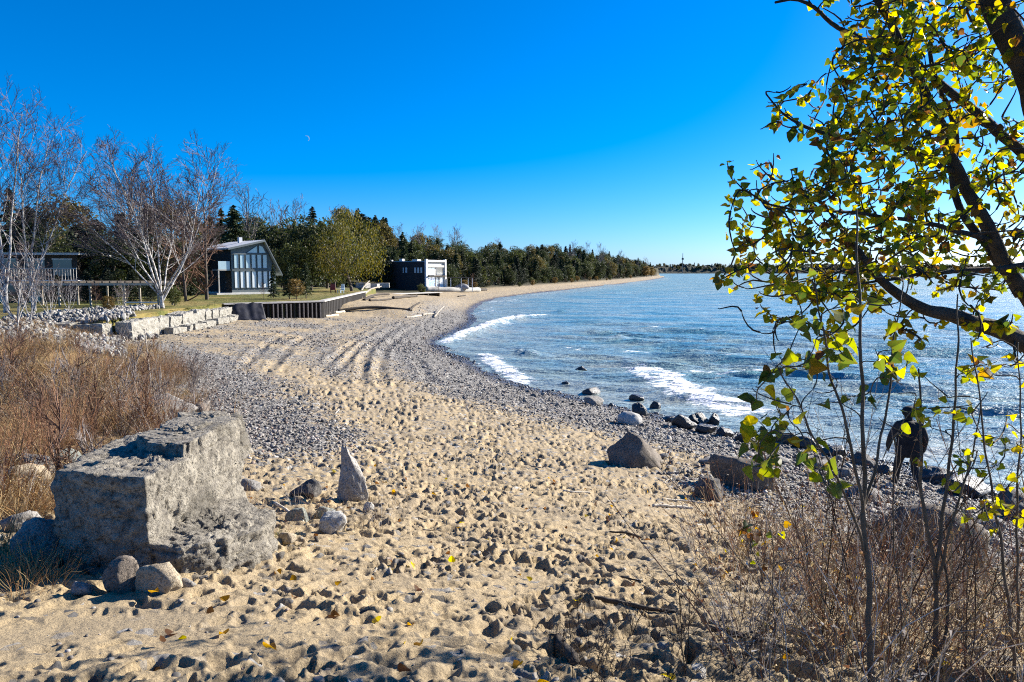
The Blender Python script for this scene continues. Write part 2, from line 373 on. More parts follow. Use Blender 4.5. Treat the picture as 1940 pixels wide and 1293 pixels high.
def water_material():
    m, n, l, b = new_mat("lake_water")
    tc = N(n, "ShaderNodeTexCoord"); P = tc.outputs['Object']
    a = N(n, "ShaderNodeAttribute", attribute_name="col"); sp = N(n, "ShaderNodeSeparateColor"); l.new(a.outputs['Color'], sp.inputs[0])
    mp = N(n, "ShaderNodeMapping"); mp.inputs['Rotation'].default_value = (0, 0, R(18)); mp.inputs['Scale'].default_value = (0.45, 1.0, 1.0); l.new(P, mp.inputs['Vector'])
    t1 = N(n, "ShaderNodeTexNoise", Scale=0.22, Detail=4, Roughness=0.6); l.new(mp.outputs[0], t1.inputs['Vector'])
    c = mixc(n, l, ramp(n, l, t1.outputs[0], [(0.42, 0.0), (0.58, 1.0)]), (0.09, 0.23, 0.285), (0.25, 0.345, 0.335))
    c = mixc(n, l, sp.outputs[1], c, (0.32, 0.335, 0.285))
    f1 = N(n, "ShaderNodeTexNoise", Scale=3.2, Detail=6, Roughness=0.75); l.new(mp.outputs[0], f1.inputs['Vector'])
    ad = N(n, "ShaderNodeMath", operation='ADD'); l.new(f1.outputs[0], ad.inputs[0]); l.new(sp.outputs[0], ad.inputs[1])
    ff = ramp(n, l, ad.outputs[0], [(0.93, 0.0), (1.05, 1.0)])
    c = mixc(n, l, ff, c, (0.82, 0.84, 0.85))
    l.new(c, b.inputs['Base Color']); b.inputs['IOR'].default_value = 1.33; b.inputs['Specular IOR Level'].default_value = 0.5
    r0 = N(n, "ShaderNodeMapRange"); r0.inputs[3].default_value = 0.2; r0.inputs[4].default_value = 0.42; l.new(sp.outputs[2], r0.inputs[0])   # waves too small to see roughen the far water
    rr = N(n, "ShaderNodeMapRange"); l.new(r0.outputs[0], rr.inputs[3]); rr.inputs[4].default_value = 0.8; l.new(ff, rr.inputs[0]); l.new(rr.outputs[0], b.inputs['Roughness'])
    w1 = N(n, "ShaderNodeTexNoise", Scale=0.9, Detail=5, Roughness=0.62); l.new(mp.outputs[0], w1.inputs['Vector'])
    w2 = N(n, "ShaderNodeTexNoise", Scale=5.0, Detail=4, Roughness=0.6); l.new(mp.outputs[0], w2.inputs['Vector'])
    b1 = N(n, "ShaderNodeBump", Strength=1.0, Distance=0.8); l.new(w1.outputs[0], b1.inputs['Height'])
    b2 = N(n, "ShaderNodeBump", Strength=0.9, Distance=0.10); l.new(w2.outputs[0], b2.inputs['Height']); l.new(b1.outputs[0], b2.inputs['Normal'])
    b3 = N(n, "ShaderNodeBump", Strength=0.7, Distance=0.1); l.new(ad.outputs[0], b3.inputs['Height']); l.new(b2.outputs[0], b3.inputs['Normal'])
    l.new(b3.outputs[0], b.inputs['Normal'])
    return m
def lin_up(n, s):                          # indices and weights that spread every s-th sample over n
    k = np.unique(np.concatenate([np.arange(0, n, s), [n - 1]])); i = np.clip(np.searchsorted(k, np.arange(n), 'right') - 1, 0, len(k) - 2)
    return k, i, (np.arange(n) - k[i]) / (k[i + 1] - k[i])
def shore_d_fan(x, y, sr=2, sc_=4):
    kr, ir, wr = lin_up(x.shape[0], sr); kc, ic, wc = lin_up(x.shape[1], sc_)
    xs = x[np.ix_(kr, kc)]; ys = y[np.ix_(kr, kc)]
    d = shore_d(xs.ravel(), ys.ravel()).reshape(xs.shape)
    d = d[:, ic] * (1 - wc) + d[:, ic + 1] * wc
    return d[ir] * (1 - wr[:, None]) + d[ir + 1] * wr[:, None]
def fan(r_list, th, zfun):
    rr, tt = np.meshgrid(r_list, th, indexing='ij')
    return rr * np.sin(tt), rr * np.cos(tt)
def grid_faces(nr, nt_, keep=None):
    i = np.arange((nr - 1))[:, None] * nt_ + np.arange(nt_ - 1)[None, :]
    Q = np.stack([i, i + 1, i + nt_ + 1, i + nt_], -1).reshape(-1, 4)[:, ::-1]
    if keep is not None:
        k = keep.ravel(); Q = Q[k[Q].any(1)]
    used = np.unique(Q); mp = np.zeros(nr * nt_, np.int32); mp[used] = np.arange(len(used))
    return used, mp[Q]
def build_beach():
    # rows follow the fall of the view: fine by the camera, wide far out
    py = np.linspace(1420, 590, 470)
    r = (EYE - np.interp(py, [516, 700, 1400], [1.3, 1.4, 3.0])) / np.tan(PITCH + np.arctan((py - CY) / FPX))
    r = np.concatenate([np.linspace(0.5, r[0], 14)[:-1], r, np.geomspace(r[-1], 1150, 110)[1:]])
    th = np.concatenate([np.linspace(R(-62), R(-38), 90)[:-1], np.linspace(R(-38), R(38), 860), np.linspace(R(38), R(75), 110)[1:]])
    x, y = fan(r, th, None)
    d = shore_d_fan(x, y)
    keep = d > -9
    used, Q = grid_faces(len(r), len(th), keep)
    x = x.ravel()[used]; y = y.ravel()[used]; d = d.ravel()[used]
    pw = peb_weight(x, y, d)
    z = zbase(x, y, d) + micro(x, y, d, pw)
    wet = 1 - sstep(0.35, 1.5, d + 0.5 * fbm(x, y, 1.5, 2, 77))
    gw = np.maximum(grass_weight(x, y), sstep(112, 130, y) * sstep(9, 14, d))
    o = mobj("beach", np.stack([x, y, z], 1), Q, sand_material(), None, True, np.stack([pw, wet, gw], 1))
    tag(o, "footprinted pale sand beach with pebble bands curving along the lake", None, None, "structure")
    return o
WAVES_PX = [  # breaking crests: pixels, half width (m), crest height, foam
    ([(836, 654), (868, 641), (905, 627), (950, 610), (990, 603), (1038, 596)], 0.85, 0.42, 1.0),
    ([(1183, 700), (1215, 699), (1255, 719), (1300, 745), (1355, 765), (1440, 788)], 1.35, 0.17, 1.0),
    ([(912, 669), (932, 683), (955, 702), (998, 728)], 0.75, 0.12, 1.0), ([(985, 671), (1000, 667), (1010, 675)], 0.6, 0.22, 0.75),
    ([(893, 596), (925, 592), (950, 590)], 1.0, 0.2, 0.8), ([(905, 589), (940, 584)], 0.8, 0.2, 0.75), ([(918, 575), (962, 571), (985, 570)], 1.6, 0.25, 0.85),
    ([(935, 567.5), (985, 563)], 1.5, 0.2, 0.7), ([(985, 561.5), (1060, 554)], 1.8, 0.2, 0.75), ([(1090, 549), (1175, 541.5)], 2.2, 0.2, 0.7),
    ([(1148, 557), (1180, 555)], 1.8, 0.3, 0.85), ([(1185, 537.5), (1235, 532)], 3.0, 0.2, 0.7), ([(1060, 592), (1075, 590)], 0.8, 0.25, 0.5),
    ([(1148, 633), (1185, 641)], 0.5, 0.18, 0.6), ([(1140, 541), (1158, 540)], 2.5, .3, .7), ([(1250, 538), (1262, 537)], 3, .4, .8)]
def build_water():
    py = np.linspace(1120, 524, 400)
    r = EYE / np.tan(PITCH + np.arctan((py - CY) / FPX))
    r = np.concatenate([np.linspace(6, r[0], 8)[:-1], r, np.geomspace(r[-1], 9000, 30)[1:]])
    th = np.concatenate([np.linspace(R(-10), R(-6.5), 24)[:-1], np.linspace(R(-6.5), R(37), 640), np.linspace(R(37), R(80), 90)[1:]])
    x, y = fan(r, th, None)
    dr = np.gradient(r)[:, None] * np.ones_like(x)
    d = shore_d_fan(x, y)
    used, Q = grid_faces(len(r), len(th), d < 2.5)
    x = x.ravel()[used]; y = y.ravel()[used]; d = d.ravel()[used]; dr = dr.ravel()[used]; rad = np.hypot(x, y)
    z = np.zeros_like(x); crest = np.zeros_like(x)
    caps = np.zeros_like(x)
    for lam, amp, az, sd_ in ((9.0, .06, 205, 1), (5.8, .06, 218, 2), (3.9, .085, 200, 3), (2.6, .11, 222, 4), (1.8, .08, 204, 5), (1.2, .045, 188, 6), (0.8, .018, 215, 7)):
        kx, ky = math.sin(R(az)), math.cos(R(az)); cu = x * ky - y * kx; cv = x * kx + y * ky
        ph = 2 * np.pi * (cv / lam + 0.34 * noise2(cu / (lam * 7), cv / (lam * 3), 100 + sd_))
        am = amp * (0.25 + 1.0 * sstep(-0.45, 0.5, noise2(cu / (lam * 6), cv / (lam * 1.8), 120 + sd_))) * (1 - sstep(0.22, 0.5, dr / lam))
        s = 2 * ((np.sin(ph) + 1) / 2) ** (1.6 if lam > 3 else 2.1) - 0.8
        z += am * s
        if lam in (5.8, 3.9): caps = np.maximum(caps, sstep(.75, 1.15, s) * sstep(amp * .85, amp * 1.2, am) * sstep(.1, .5, noise2(cu / 2.0, cv / 6, 133 + sd_)))
    z *= 0.3 + 0.7 * sstep(1, 14, -d)
    foam = 0.46 * caps * sstep(3, 9, -d); turb = np.zeros_like(x)
    for P, hw, hh, fo in WAVES_PX:
        W = chaikin([flat(a, b)[:2] for a, b in P], 2)
        i = np.flatnonzero((x > W[:, 0].min() - 4 * hw) & (x < W[:, 0].max() + 4 * hw) & (y > W[:, 1].min() - 4 * hw) & (y < W[:, 1].max() + 4 * hw))
        X = x[i]; Y = y[i]; dd, tt = segdist(X, Y, W)
        dd = dd + 0.35 * hw * fbm(X, Y, 0.9 * hw, 3, 140)
        end = sstep(0, 0.12, tt) * (1 - sstep(0.9, 1.0, tt))
        g = np.exp(-(dd / hw) ** 2)
        z[i] += hh * g * (0.05 + 0.95 * sstep(0, .3, tt) * (1 - sstep(.7, 1, tt))) * (1 + 0.35 * fbm(X, Y, 0.5, 3, 145))
        foam[i] = np.maximum(foam[i], fo * (0.35 + 0.65 * end) * np.exp(-(dd / (1.2 * hw)) ** 3) * (0.505 + .06 * noise2(X / .7, Y / .7, 147)))
    # swash along the water's edge and scattered whitecaps
    sw = np.exp(-((d + 0.25 + 0.5 * fbm(x, y, 1.8, 2, 150)) / 0.32) ** 2) * sstep(-0.25, 0.35, fbm(x, y, 4.0, 2, 151)) * (1 - sstep(40, 90, rad))
    foam = np.maximum(foam, 0.42 * sw)
    ang = R(15); cu = (x * math.cos(ang) + y * math.sin(ang)); cv = (-x * math.sin(ang) + y * math.cos(ang))
    wc = noise2(cu / (5 + rad * 0.03), cv / (2.0 + rad * 0.012), 160)
    foam = np.maximum(foam, 0.43 * sstep(0.6, 0.85, wc) * sstep(25, 60, rad))
    turb = np.clip((1 - sstep(1, 13, -d)) * (0.55 + 0.45 * fbm(x, y, 3.0, 2, 170)) + 0.5 * sstep(0.1, 0.6, fbm(cu, cv * 2.2, 9.0, 3, 171)) * (1 - 0.7 * sstep(60, 200, rad)), 0, 1)
    z -= 0.02
    o = mobj("lake", np.stack([x, y, z], 1), Q, water_material(), None, True, np.stack([foam, turb, sstep(30, 260, rad)], 1))
    tag(o, "choppy blue-green lake with white breaking waves", None, None, "structure")
build_beach(); build_water()
# lawn on the raised ground behind the walls
LAWN = [(-19.9, 36.6), (-21.0, 53.6), (-15.55, 59.0), (-17.9, 88), (-19, 104), (-34, 116), (-110, 130), (-110, 36), (-34, 34.5), (-27.5, 37.8)]
def lawn_z(x, y): return 2.5 + 0.05 * noise2(x / 6, y / 6, 9) - 0.75 * (1 - sstep(34, 40.5, y)) * sstep(-19, -23, x) * 1.0 + 0 * x
LZ = lambda x, y: float(lawn_z(np.array([x], float), np.array([y], float))[0])
M_lawn = gmat("lawn_grass", (0.075, 0.095, 0.018), (0.17, 0.15, 0.035), 1.6, 0.9, 0.8, 30, dist=0.05, c3=(0.25, 0.19, 0.06), s3=0.25)
def build_lawn():
    gx, gy = np.meshgrid(np.arange(-110, -14, 0.7), np.arange(34, 131, 0.7), indexing='ij')
    x = gx.ravel(); y = gy.ravel()
    ins = inside(x, y, LAWN)
    nr, n2 = gx.shape
    i = np.arange(nr - 1)[:, None] * n2 + np.arange(n2 - 1)[None]
    Q = np.stack([i, i + n2, i + n2 + 1, i + 1], -1).reshape(-1, 4); Q = Q[ins[Q].all(1)]
    used = np.unique(Q); mp = np.zeros(len(x), np.int32); mp[used] = np.arange(len(used))
    z = lawn_z(x, y)
    V = np.stack([x, y, z], 1)[used]; top = mp[Q]
    # rim quads down into the ground so that the lawn is a solid terrace
    e = np.vstack([top[:, [0, 1]], top[:, [1, 2]], top[:, [2, 3]], top[:, [3, 0]]]); key = np.sort(e, 1)
    _, idx, cnt = np.unique(key, axis=0, return_index=True, return_counts=True)
    be = e[idx[cnt == 1]]; nv = len(V)
    V2 = V.copy(); V2[:, 2] -= 2.6
    rim = np.stack([be[:, 1], be[:, 0], be[:, 0] + nv, be[:, 1] + nv], 1)
    o = mobj("lawn", np.vstack([V, V2]), np.vstack([top, rim]), M_lawn)
    tag(o, "green lawn terrace behind the stone wall and seawall", None, None, "structure")
build_lawn()
# the far shore across the bay: a low wooded bluff
M_far = gmat("far_bluff", (0.025, 0.035, 0.022), (0.07, 0.065, 0.05), 0.02, 0.95, 1.0, 0.09, dist=6)
def build_far():
    t = np.linspace(0, 1, 420); x = np.interp(t, [0, .1, .5, 1], [-200, 300, 1400, 3600]); y = np.interp(t, [0, .1, .5, 1], [2450, 2450, 2550, 2650])
    rows = []
    for k, (dy, zf) in enumerate(((0, -0.5), (6, 2.0), (18, 0.30), (30, 0.62), (45, 0.85), (80, 1.0), (150, 0.9))):
        top = 27 + 9 * noise2(x / 60, y / 60, 200) + 7 * noise2(x / 14, y * 0 + k, 201) + 3 * noise2(x / 5, y * 0 + k, 203)
        z = zf * (top if k > 1 else np.ones_like(x))
        rows.append(np.stack([x - 0.1 * dy, y + dy + 6 * noise2(x / 20, x * 0 + k, 202), z], 1))
    V = np.vstack(rows); n = len(t); i = np.arange(len(rows) - 1)[:, None] * n + np.arange(n - 1)[None]
    Q = np.stack([i, i + 1, i + n + 1, i + n], -1).reshape(-1, 4)
    tag(mobj("far_shore", V, Q, M_far), "low dark wooded bluff on the far side of the bay", None, None, "structure")
build_far()
# ---------------------------------------------------------------- stones
import bmesh
_ico = {}
def ico(n):
    if n not in _ico:
        bm = bmesh.new(); bmesh.ops.create_icosphere(bm, subdivisions=n, radius=1)
        V = np.array([v.co[:] for v in bm.verts]); F = np.array([[v.index for v in f.verts] for f in bm.faces]); bm.free(); _ico[n] = (V, F)
    return _ico[n]
def rock_geo(dims, seed, sub=4, cuts=9, facet=0.75, rough=0.06, freq=2.2, flat_base=-0.55):
    V, F = ico(sub); rng = np.random.default_rng(seed)
    n = rng.normal(size=(cuts, 3)); n /= np.linalg.norm(n, axis=1, keepdims=True); dd = rng.uniform(0.62, 1.0, cuts)
    dots = V @ n.T
    r = np.min(np.where(dots > 0.05, dd / np.maximum(dots, 0.05), 9), axis=1)
    r = np.minimum(r, 1.35); r = facet * r + (1 - facet)
    P = V * r[:, None]
    P += V * (rough * (noise3(P * freq, seed) + 0.5 * noise3(P * freq * 2.6, seed + 3) + 0.3 * noise3(P * freq * 6, seed + 5)))[:, None]
    P[:, 2] = np.maximum(P[:, 2], flat_base)
    P -= (P.max(0) + P.min(0)) / 2; P /= (P.max(0) - P.min(0)); P[:, 2] += 0.5
    return P * np.array(dims), F
def block_geo(dims, seed, n=9, rough=0.03, rnd=0.12):
    """rough squared stone; base at z=0"""
    bm = bmesh.new(); bmesh.ops.create_cube(bm, size=2.0); bmesh.ops.subdivide_edges(bm, edges=bm.edges[:], cuts=n, use_grid_fill=True)
    V = np.array([v.co[:] for v in bm.verts]); F = np.array([[v.index for v in f.verts] for f in bm.faces]); bm.free()
    L = np.maximum((np.abs(V) ** 7).sum(1) ** (1 / 7), 1e-6); P = V * ((1 - rnd) + rnd * 1.9 / (0.9 + L))[:, None]
    P = P * np.array(dims) / 2
    s = max(dims)
    off = noise3(P / s * 5, seed) + 0.6 * noise3(P / s * 13, seed + 2) + 0.35 * noise3(P / s * 30, seed + 4)
    nrm = V / np.linalg.norm(V, axis=1, keepdims=True)
    P = P + nrm * (rough * s * off)[:, None]
    P[:, 2] -= P[:, 2].min(); return P, F
def stone_mat(name, c1, c2, c3=None, scale=5, bump=0.8, rough=0.9, bscale=40, dist=0.02):
    m, n, l, b = new_mat(name)
    tc = N(n, "ShaderNodeTexCoord"); P = tc.outputs['Object']
    n1 = N(n, "ShaderNodeTexNoise", Scale=scale, Detail=6, Roughness=0.7); l.new(P, n1.inputs['Vector'])
    c = mixc(n, l, ramp(n, l, n1.outputs[0], [(0.38, 0.0), (0.62, 1.0)]), c1, c2)
    n2 = N(n, "ShaderNodeTexNoise", Scale=bscale, Detail=4, Roughness=0.8); l.new(P, n2.inputs['Vector'])
    c = mixc(n, l, ramp(n, l, n2.outputs[0], [(0.36, 1.0), (0.5, 0.0)]), c, tuple(0.35 * q for q in c1))
    if c3:
        n3 = N(n, "ShaderNodeTexNoise", Scale=1.7, Detail=4); l.new(P, n3.inputs['Vector'])
        c = mixc(n, l, ramp(n, l, n3.outputs[0], [(0.55, 0.0), (0.68, 0.8)]), c, c3)
    l.new(c, b.inputs['Base Color']); b.inputs['Roughness'].default_value = rough
    ad = N(n, "ShaderNodeMath", operation='ADD'); l.new(n1.outputs[0], ad.inputs[0]); l.new(n2.outputs[0], ad.inputs[1])
    bp = N(n, "ShaderNodeBump", Strength=bump, Distance=dist); l.new(ad.outputs[0], bp.inputs['Height']); l.new(bp.outputs[0], b.inputs['Normal'])
    return m
M_gran = stone_mat("grey_stone", (0.20, 0.185, 0.165), (0.32, 0.30, 0.27), (0.17, 0.14, 0.10))
M_tan = stone_mat("tan_stone", (0.33, 0.26, 0.17), (0.42, 0.35, 0.25))
M_brown = stone_mat("brown_stone", (0.13, 0.105, 0.08), (0.22, 0.18, 0.14), (0.09, 0.08, 0.06))
M_white = stone_mat("pale_stone", (0.40, 0.385, 0.35), (0.52, 0.50, 0.46))
M_lime = stone_mat("limestone", (0.24, 0.225, 0.185), (0.36, 0.34, 0.295), (0.15, 0.13, 0.10), 2.0, 0.7, bscale=14)
M_dark = stone_mat("dark_stone", (0.07, 0.065, 0.06), (0.14, 0.13, 0.12))
M_wet = stone_mat("wet_stone", (0.022, 0.022, 0.024), (0.05, 0.05, 0.052), rough=0.35)
M_green = stone_mat("grey_green_stone", (0.20, 0.22, 0.19), (0.32, 0.33, 0.28))
M_conc = stone_mat("old_concrete", (0.17, 0.15, 0.12), (0.35, 0.315, 0.25), (0.11, 0.098, 0.076), 9, 1.0, bscale=26, dist=0.035)

# the big concrete block: cast layers, a broken step on top, a footing sticking out
def to_world(px, py, Y): return at(px, py, Y)
A = G(283, 1092, 2.1)                     # near bottom corner
blk = thing("concrete_block", (A[0], A[1], A[2] - 0.12), "massive weathered grey concrete block standing in sand beside dry grass", "concrete block")
def block_layer(poly, z0, z1, seed, rough, n=0.022, taper=0.0):
    """a cast layer over a plan polygon, finely meshed and weathered"""
    P = np.array(poly, float); cen = P.mean(0)
    seg = []
    for i in range(len(P)):
        a, b = P[i], P[(i + 1) % len(P)]; k = max(2, int(np.linalg.norm(b - a) / n))
        seg.append(a + (b - a) * (np.arange(k) / k)[:, None])
    C = np.vstack(seg); m = len(C); nz = max(3, int((z1 - z0) / n)); rings = []
    for s in (0.02, 0.25, 0.5, 0.75, 0.9):                                   # bottom is in the sand, left simple
        pass
    for t in np.linspace(0, 1, nz): rings.append(np.column_stack([cen + (C - cen) * (1 - taper * t), np.full(m, z0 + (z1 - z0) * t)]))
    top = rings[-1]
    for s in np.linspace(0.97, 0.03, 30): rings.append(np.column_stack([cen + (top[:, :2] - cen) * s, np.full(m, z1)]))
    V = np.vstack(rings); k = len(rings); i = np.arange(k - 1)[:, None] * m + np.arange(m)[None]; i2 = np.arange(k - 1)[:, None] * m + (np.arange(m)[None] + 1) % m
    Q = np.stack([i, i2, i2 + m, i + m], -1).reshape(-1, 4)
    V = np.vstack([V, [[cen[0], cen[1], z1]]]); c = len(V) - 1; b = (k - 1) * m
    T = np.array([[b + j, b + (j + 1) % m, c] for j in range(m)])
    d = rough * (1.2 * noise3(V * 3.2, seed) + 0.8 * noise3(V * 9, seed + 1) + 0.55 * noise3(V * 24, seed + 2) + .35 * noise3(V * 55, seed + 3))
    st = noise2(V[:, 2] * 9 + 0.35 * noise3(V * 2.0, seed + 8), V[:, 2] * 0 + seed, seed); d = d - rough * 0.8 * np.exp(-(st / .10) ** 2) * sstep(-.4, .3, noise3(V * 2.2, seed + 9))   # cracks between the cast layers
    ch = noise3(V * 6.5, seed + 12); d = d - rough * 0.8 * sstep(.3, .7, ch)
    out = V - np.array([cen[0], cen[1], (z0 + z1) / 2]); out[:, 2] *= 0.8; out /= np.linalg.norm(out, axis=1, keepdims=True) + 1e-6
    V = V + out * d[:, None]
    # rounded upper edge
    e = np.clip((V[:, 2] - (z1 - 0.07)) / 0.07, 0, 1) ** 2
    return V, [Q, T], e
def bl(name, poly, z0, z1, seed, rough, mat=M_conc, taper=0.0, tilt=(0, 0)):
    V, F, e = block_layer(poly, z0, z1, seed, rough, taper=taper)
    V[:, 2] += tilt[0] * V[:, 0] + tilt[1] * V[:, 1]
    return mobj(name, V, F, mat, blk, True)
bl("body", [(0, 0), (0.06, 0.55), (0.09, 1.1), (0.12, 1.72), (-0.55, 1.82), (-0.88, 1.7), (-0.95, 0.95), (-0.86, 0.22), (-0.45, 0.08)], -0.25, 0.88, 11, 0.036, taper=0.03)
bl("upper_slab", [(0.02, 0.62), (0.13, 1.74), (-0.25, 1.86), (-0.58, 1.75), (-0.62, 1.1), (-0.36, 0.74)], 0.78, 0.955, 15, 0.045, taper=0.1, tilt=(0.02, 0.03))
bl("footing", [(-0.12, -0.02), (0.22, -0.08), (0.52, 0.22), (0.72, 0.62), (0.66, 1.05), (0.3, 1.3), (-0.1, 1.3)], -0.3, 0.36, 19, 0.045, taper=0.12, tilt=(-0.12, 0.0))
bl("broken_ledge", [(-0.15, 1.5), (0.08, 1.45), (0.12, 1.95), (-0.3, 2.25), (-0.75, 2.1), (-0.6, 1.7)], 0.6, 1.0, 23, 0.05, taper=0.18)

def stone(px, py, wpx, hpx, mat, label, seed, depth=0.8, sink=0.12, cuts=13, facet=0.92, rough=0.085, rz=None, sub=4, dims=None, name="stone", z=None, cat="stone", group=None):
    p = G(px, py) if z is None else flat(px, py, z)
    D = math.hypot(p[1], EYE - p[2]); W = wpx * D / FPX; Hh = hpx * D / FPX
    d = dims or (W, W * depth, Hh * (1 + sink))
    V, F = rock_geo(d, seed, sub, cuts, facet, rough)
    V[:, 2] -= d[2] * sink
    o = mobj(name, V, F, mat, None, True, loc=(p[0], p[1] + d[1] * 0.35, p[2] if z is None else z), rot=(0, 0, rz if rz is not None else 0))
    return tag(o, label, cat, group)
# pointed standing stone (a leaning shard)
def shard():
    p = G(662, 950); D = p[1]; k = D / FPX
    V, F = rock_geo((0.60, 0.44, 0.80), 46, 5, 12, 0.97, 0.05, 2.0)
    t = np.clip(V[:, 2] / 0.80, 0, 1); V[:, 0] = V[:, 0] * (1 - 0.74 * t) - 0.20 * t + 0.06; V[:, 1] *= (1 - 0.5 * t); V += (.012 * noise3(V * 14, 4))[:, None]; V[:, 2] -= 0.08
    m = stone_mat("pale_grey_stone", (0.30, 0.275, 0.24), (0.43, 0.40, 0.35), (0.22, 0.19, 0.15))
    tag(mobj("stone", V, F, m, None, True, loc=(p[0] + 0.03, p[1] + 0.15, p[2])), "pointed grey stone standing upright in sand right of the concrete block", "stone")
shard()
stone(574, 944, 58, 34, M_dark, "dark squarish stone in dry grass between concrete block and pointed stone", 42)
stone(628, 1012, 54, 36, M_white, "pale whitish stone at the sand edge below the pointed stone", 43)
stone(560, 990, 44, 24, M_green, "grey-green stone behind the block's footing among twigs", 44)
stone(612, 985, 40, 22, M_green, "small greenish flat stone between twigs and pointed stone", 45)
stone(697, 970, 22, 16, M_white, "small white stone lying at the foot of the pointed stone", 46)
stone(58, 1078, 112, 88, M_gran, "rounded grey boulder left of the concrete block's shaded face", 47, cuts=6, facet=0.4)
stone(222, 1122, 70, 58, M_brown, "brown pointed stone against the concrete block's foot", 48, cuts=7, facet=0.9)
stone(295, 1126, 84, 52, M_tan, "tan angular stone in front of the concrete block", 49, cuts=7, facet=0.85)
stone(120, 905, 66, 52, M_green, "smooth grey-green boulder behind the concrete block's left corner", 50, cuts=5, facet=0.35)
stone(22, 935, 100, 52, M_tan, "tan sunlit boulder at the left edge of the photo", 51)
stone(62, 905, 86, 42, M_gran, "grey stone half hidden in dry grass left of the block", 52)
stone(308, 792, 110, 40, M_gran, "flat grey stone in dry brush behind the concrete block", 53)
stone(372, 785, 44, 22, M_brown, "reddish brown stone in brush beyond the concrete block", 54)
stone(215, 872, 60, 26, M_green, "low mossy stone behind the concrete block's top", 152)
stone(28, 1010, 70, 36, M_gran, "low grey stone in the block's shadow at the left edge", 153)
stone(150, 1128, 36, 22, M_gran, "small grey stone in sand beside the brown pointed one", 154, sub=3)
stone(352, 1118, 30, 18, M_gran, "small grey chip in sand below the block's footing", 155, sub=3)
stone(470, 930, 40, 22, M_gran, "grey chunk at the block's far side among rusty weeds", 156, sub=3)
stone(540, 1030, 34, 18, M_tan, "small tan chunk right of the block's footing", 157, sub=3)
# stones on the open beach and along the water
def cone_rock():
    p = G(1205, 885); V, F = rock_geo((1.5, 1.1, 0.78), 61, 4, 8, 0.8, 0.06)
    t = np.clip(V[:, 2] / 0.78, 0, 1); V[:, :2] *= (1 - 0.7 * t)[:, None]; V[:, 0] -= 0.12 * t; V[:, 2] -= 0.10
    tag(mobj("boulder", V, F, M_brown, None, True, loc=(p[0], p[1] + 0.35, p[2])), "peaked brown boulder casting a triangular shadow on the beach", "boulder")
cone_rock()
stone(1412, 928, 124, 62, M_brown, "long tilted brown slab boulder on the pebbles left of the saplings", 62, depth=0.55, cuts=12, facet=0.98, rz=R(-14), name="boulder", cat="boulder")
stone(1345, 948, 60, 40, M_dark, "small dark peaked stone between peaked boulder and long slab", 63)
stone(1195, 806, 48, 25, M_white, "flat pale grey boulder on pebbles near the water's edge", 64, cuts=5, facet=0.4, name="boulder", cat="boulder")
stone(1790, 1072, 215, 110, M_brown, "large brown-grey boulder behind the forked sapling at right", 65, depth=0.6, cuts=12, facet=0.98, name="boulder", cat="boulder")
stone(1122, 752, 36, 18, M_wet, "black wet boulder where the foam-free water meets the pebbles", 66)
stone(1127, 768, 38, 17, M_gran, "grey stone just in front of the black wet boulder", 67)
stone(1213, 787, 30, 24, M_wet, "dark rounded rock behind the flat pale boulder", 68)
stone(1243, 780, 22, 20, M_wet, "small dark pointed rock standing at the water's edge", 69)
stone(1101, 705, 24, 11, M_wet, "dark rock awash in the shallows", 70, z=-0.05, name="rock", cat="rock")
stone(1207, 759, 32, 11, M_wet, "flat dark rock awash beside the foaming wave", 71, z=-0.05, name="rock", cat="rock")
stone(1072, 730, 18, 7, M_wet, "tiny dark rock awash nearest the pebble beach", 171, z=-0.05, name="rock", cat="rock")
for i, (a, b, w_, h_) in enumerate(((1298, 812, 48, 28), (1325, 804, 42, 22), (1352, 806, 24, 24), (1340, 822, 44, 18), (1376, 828, 34, 18), (1268, 800, 26, 12), (1410, 838, 30, 16))):
    stone(a, b, w_, h_, M_wet, ["largest dark wet rock in the cluster below the foaming wave", "dark wet rock touching the back of the cluster's largest rock", "upright dark wet rock at the water side of the cluster", "low flat wet rock at the front of the cluster", "wet rock right of the cluster's low flat one", "small low wet rock left of the cluster's largest rock", "last wet rock of the cluster, nearest the hanging leaves"][i], 72 + i, name="rock", cat="rock", group="dark rock cluster by the foaming wave")
for i, (a, b, w_, h_) in enumerate(((1490, 842, 40, 22), (1532, 852, 54, 26), (1585, 866, 46, 20), (1640, 884, 50, 24), (1790, 918, 70, 28), (1855, 945, 90, 36), (1925, 985, 90, 56), (1680, 900, 40, 18))):
    stone(a, b, w_, h_, M_wet if i % 3 else M_dark, "%s dark waterline rock behind the saplings, counted from the foaming wave" % ["first", "second", "third", "fourth", "fifth", "sixth", "seventh", "last"][[0, 1, 2, 3, 5, 6, 7, 4][i]], 90 + i, name="rock", cat="rock", group="dark rocks behind the saplings")
for i, (a, b, w_, h_) in enumerate(((1600, 905, 40, 18), (1560, 890, 34, 14), (1650, 950, 60, 24), (1880, 1010, 60, 28), (1480, 880, 36, 15), (1260, 868, 22, 9), (1340, 880, 30, 12))):
    stone(a, b, w_, h_, M_gran, ["loose grey cobble below the walking person's left", "loose grey cobble above the long slab boulder's right end", "grey cobble on the slope in front of the walking person", "grey cobble beside the large boulder at the right edge", "grey cobble just beyond the long slab boulder", "small grey cobble at the peaked boulder's right side", "small grey cobble between peaked boulder and long slab"][i], 110 + i, sub=3, name="cobble", cat="stone", group="loose cobbles on the pebble slope")

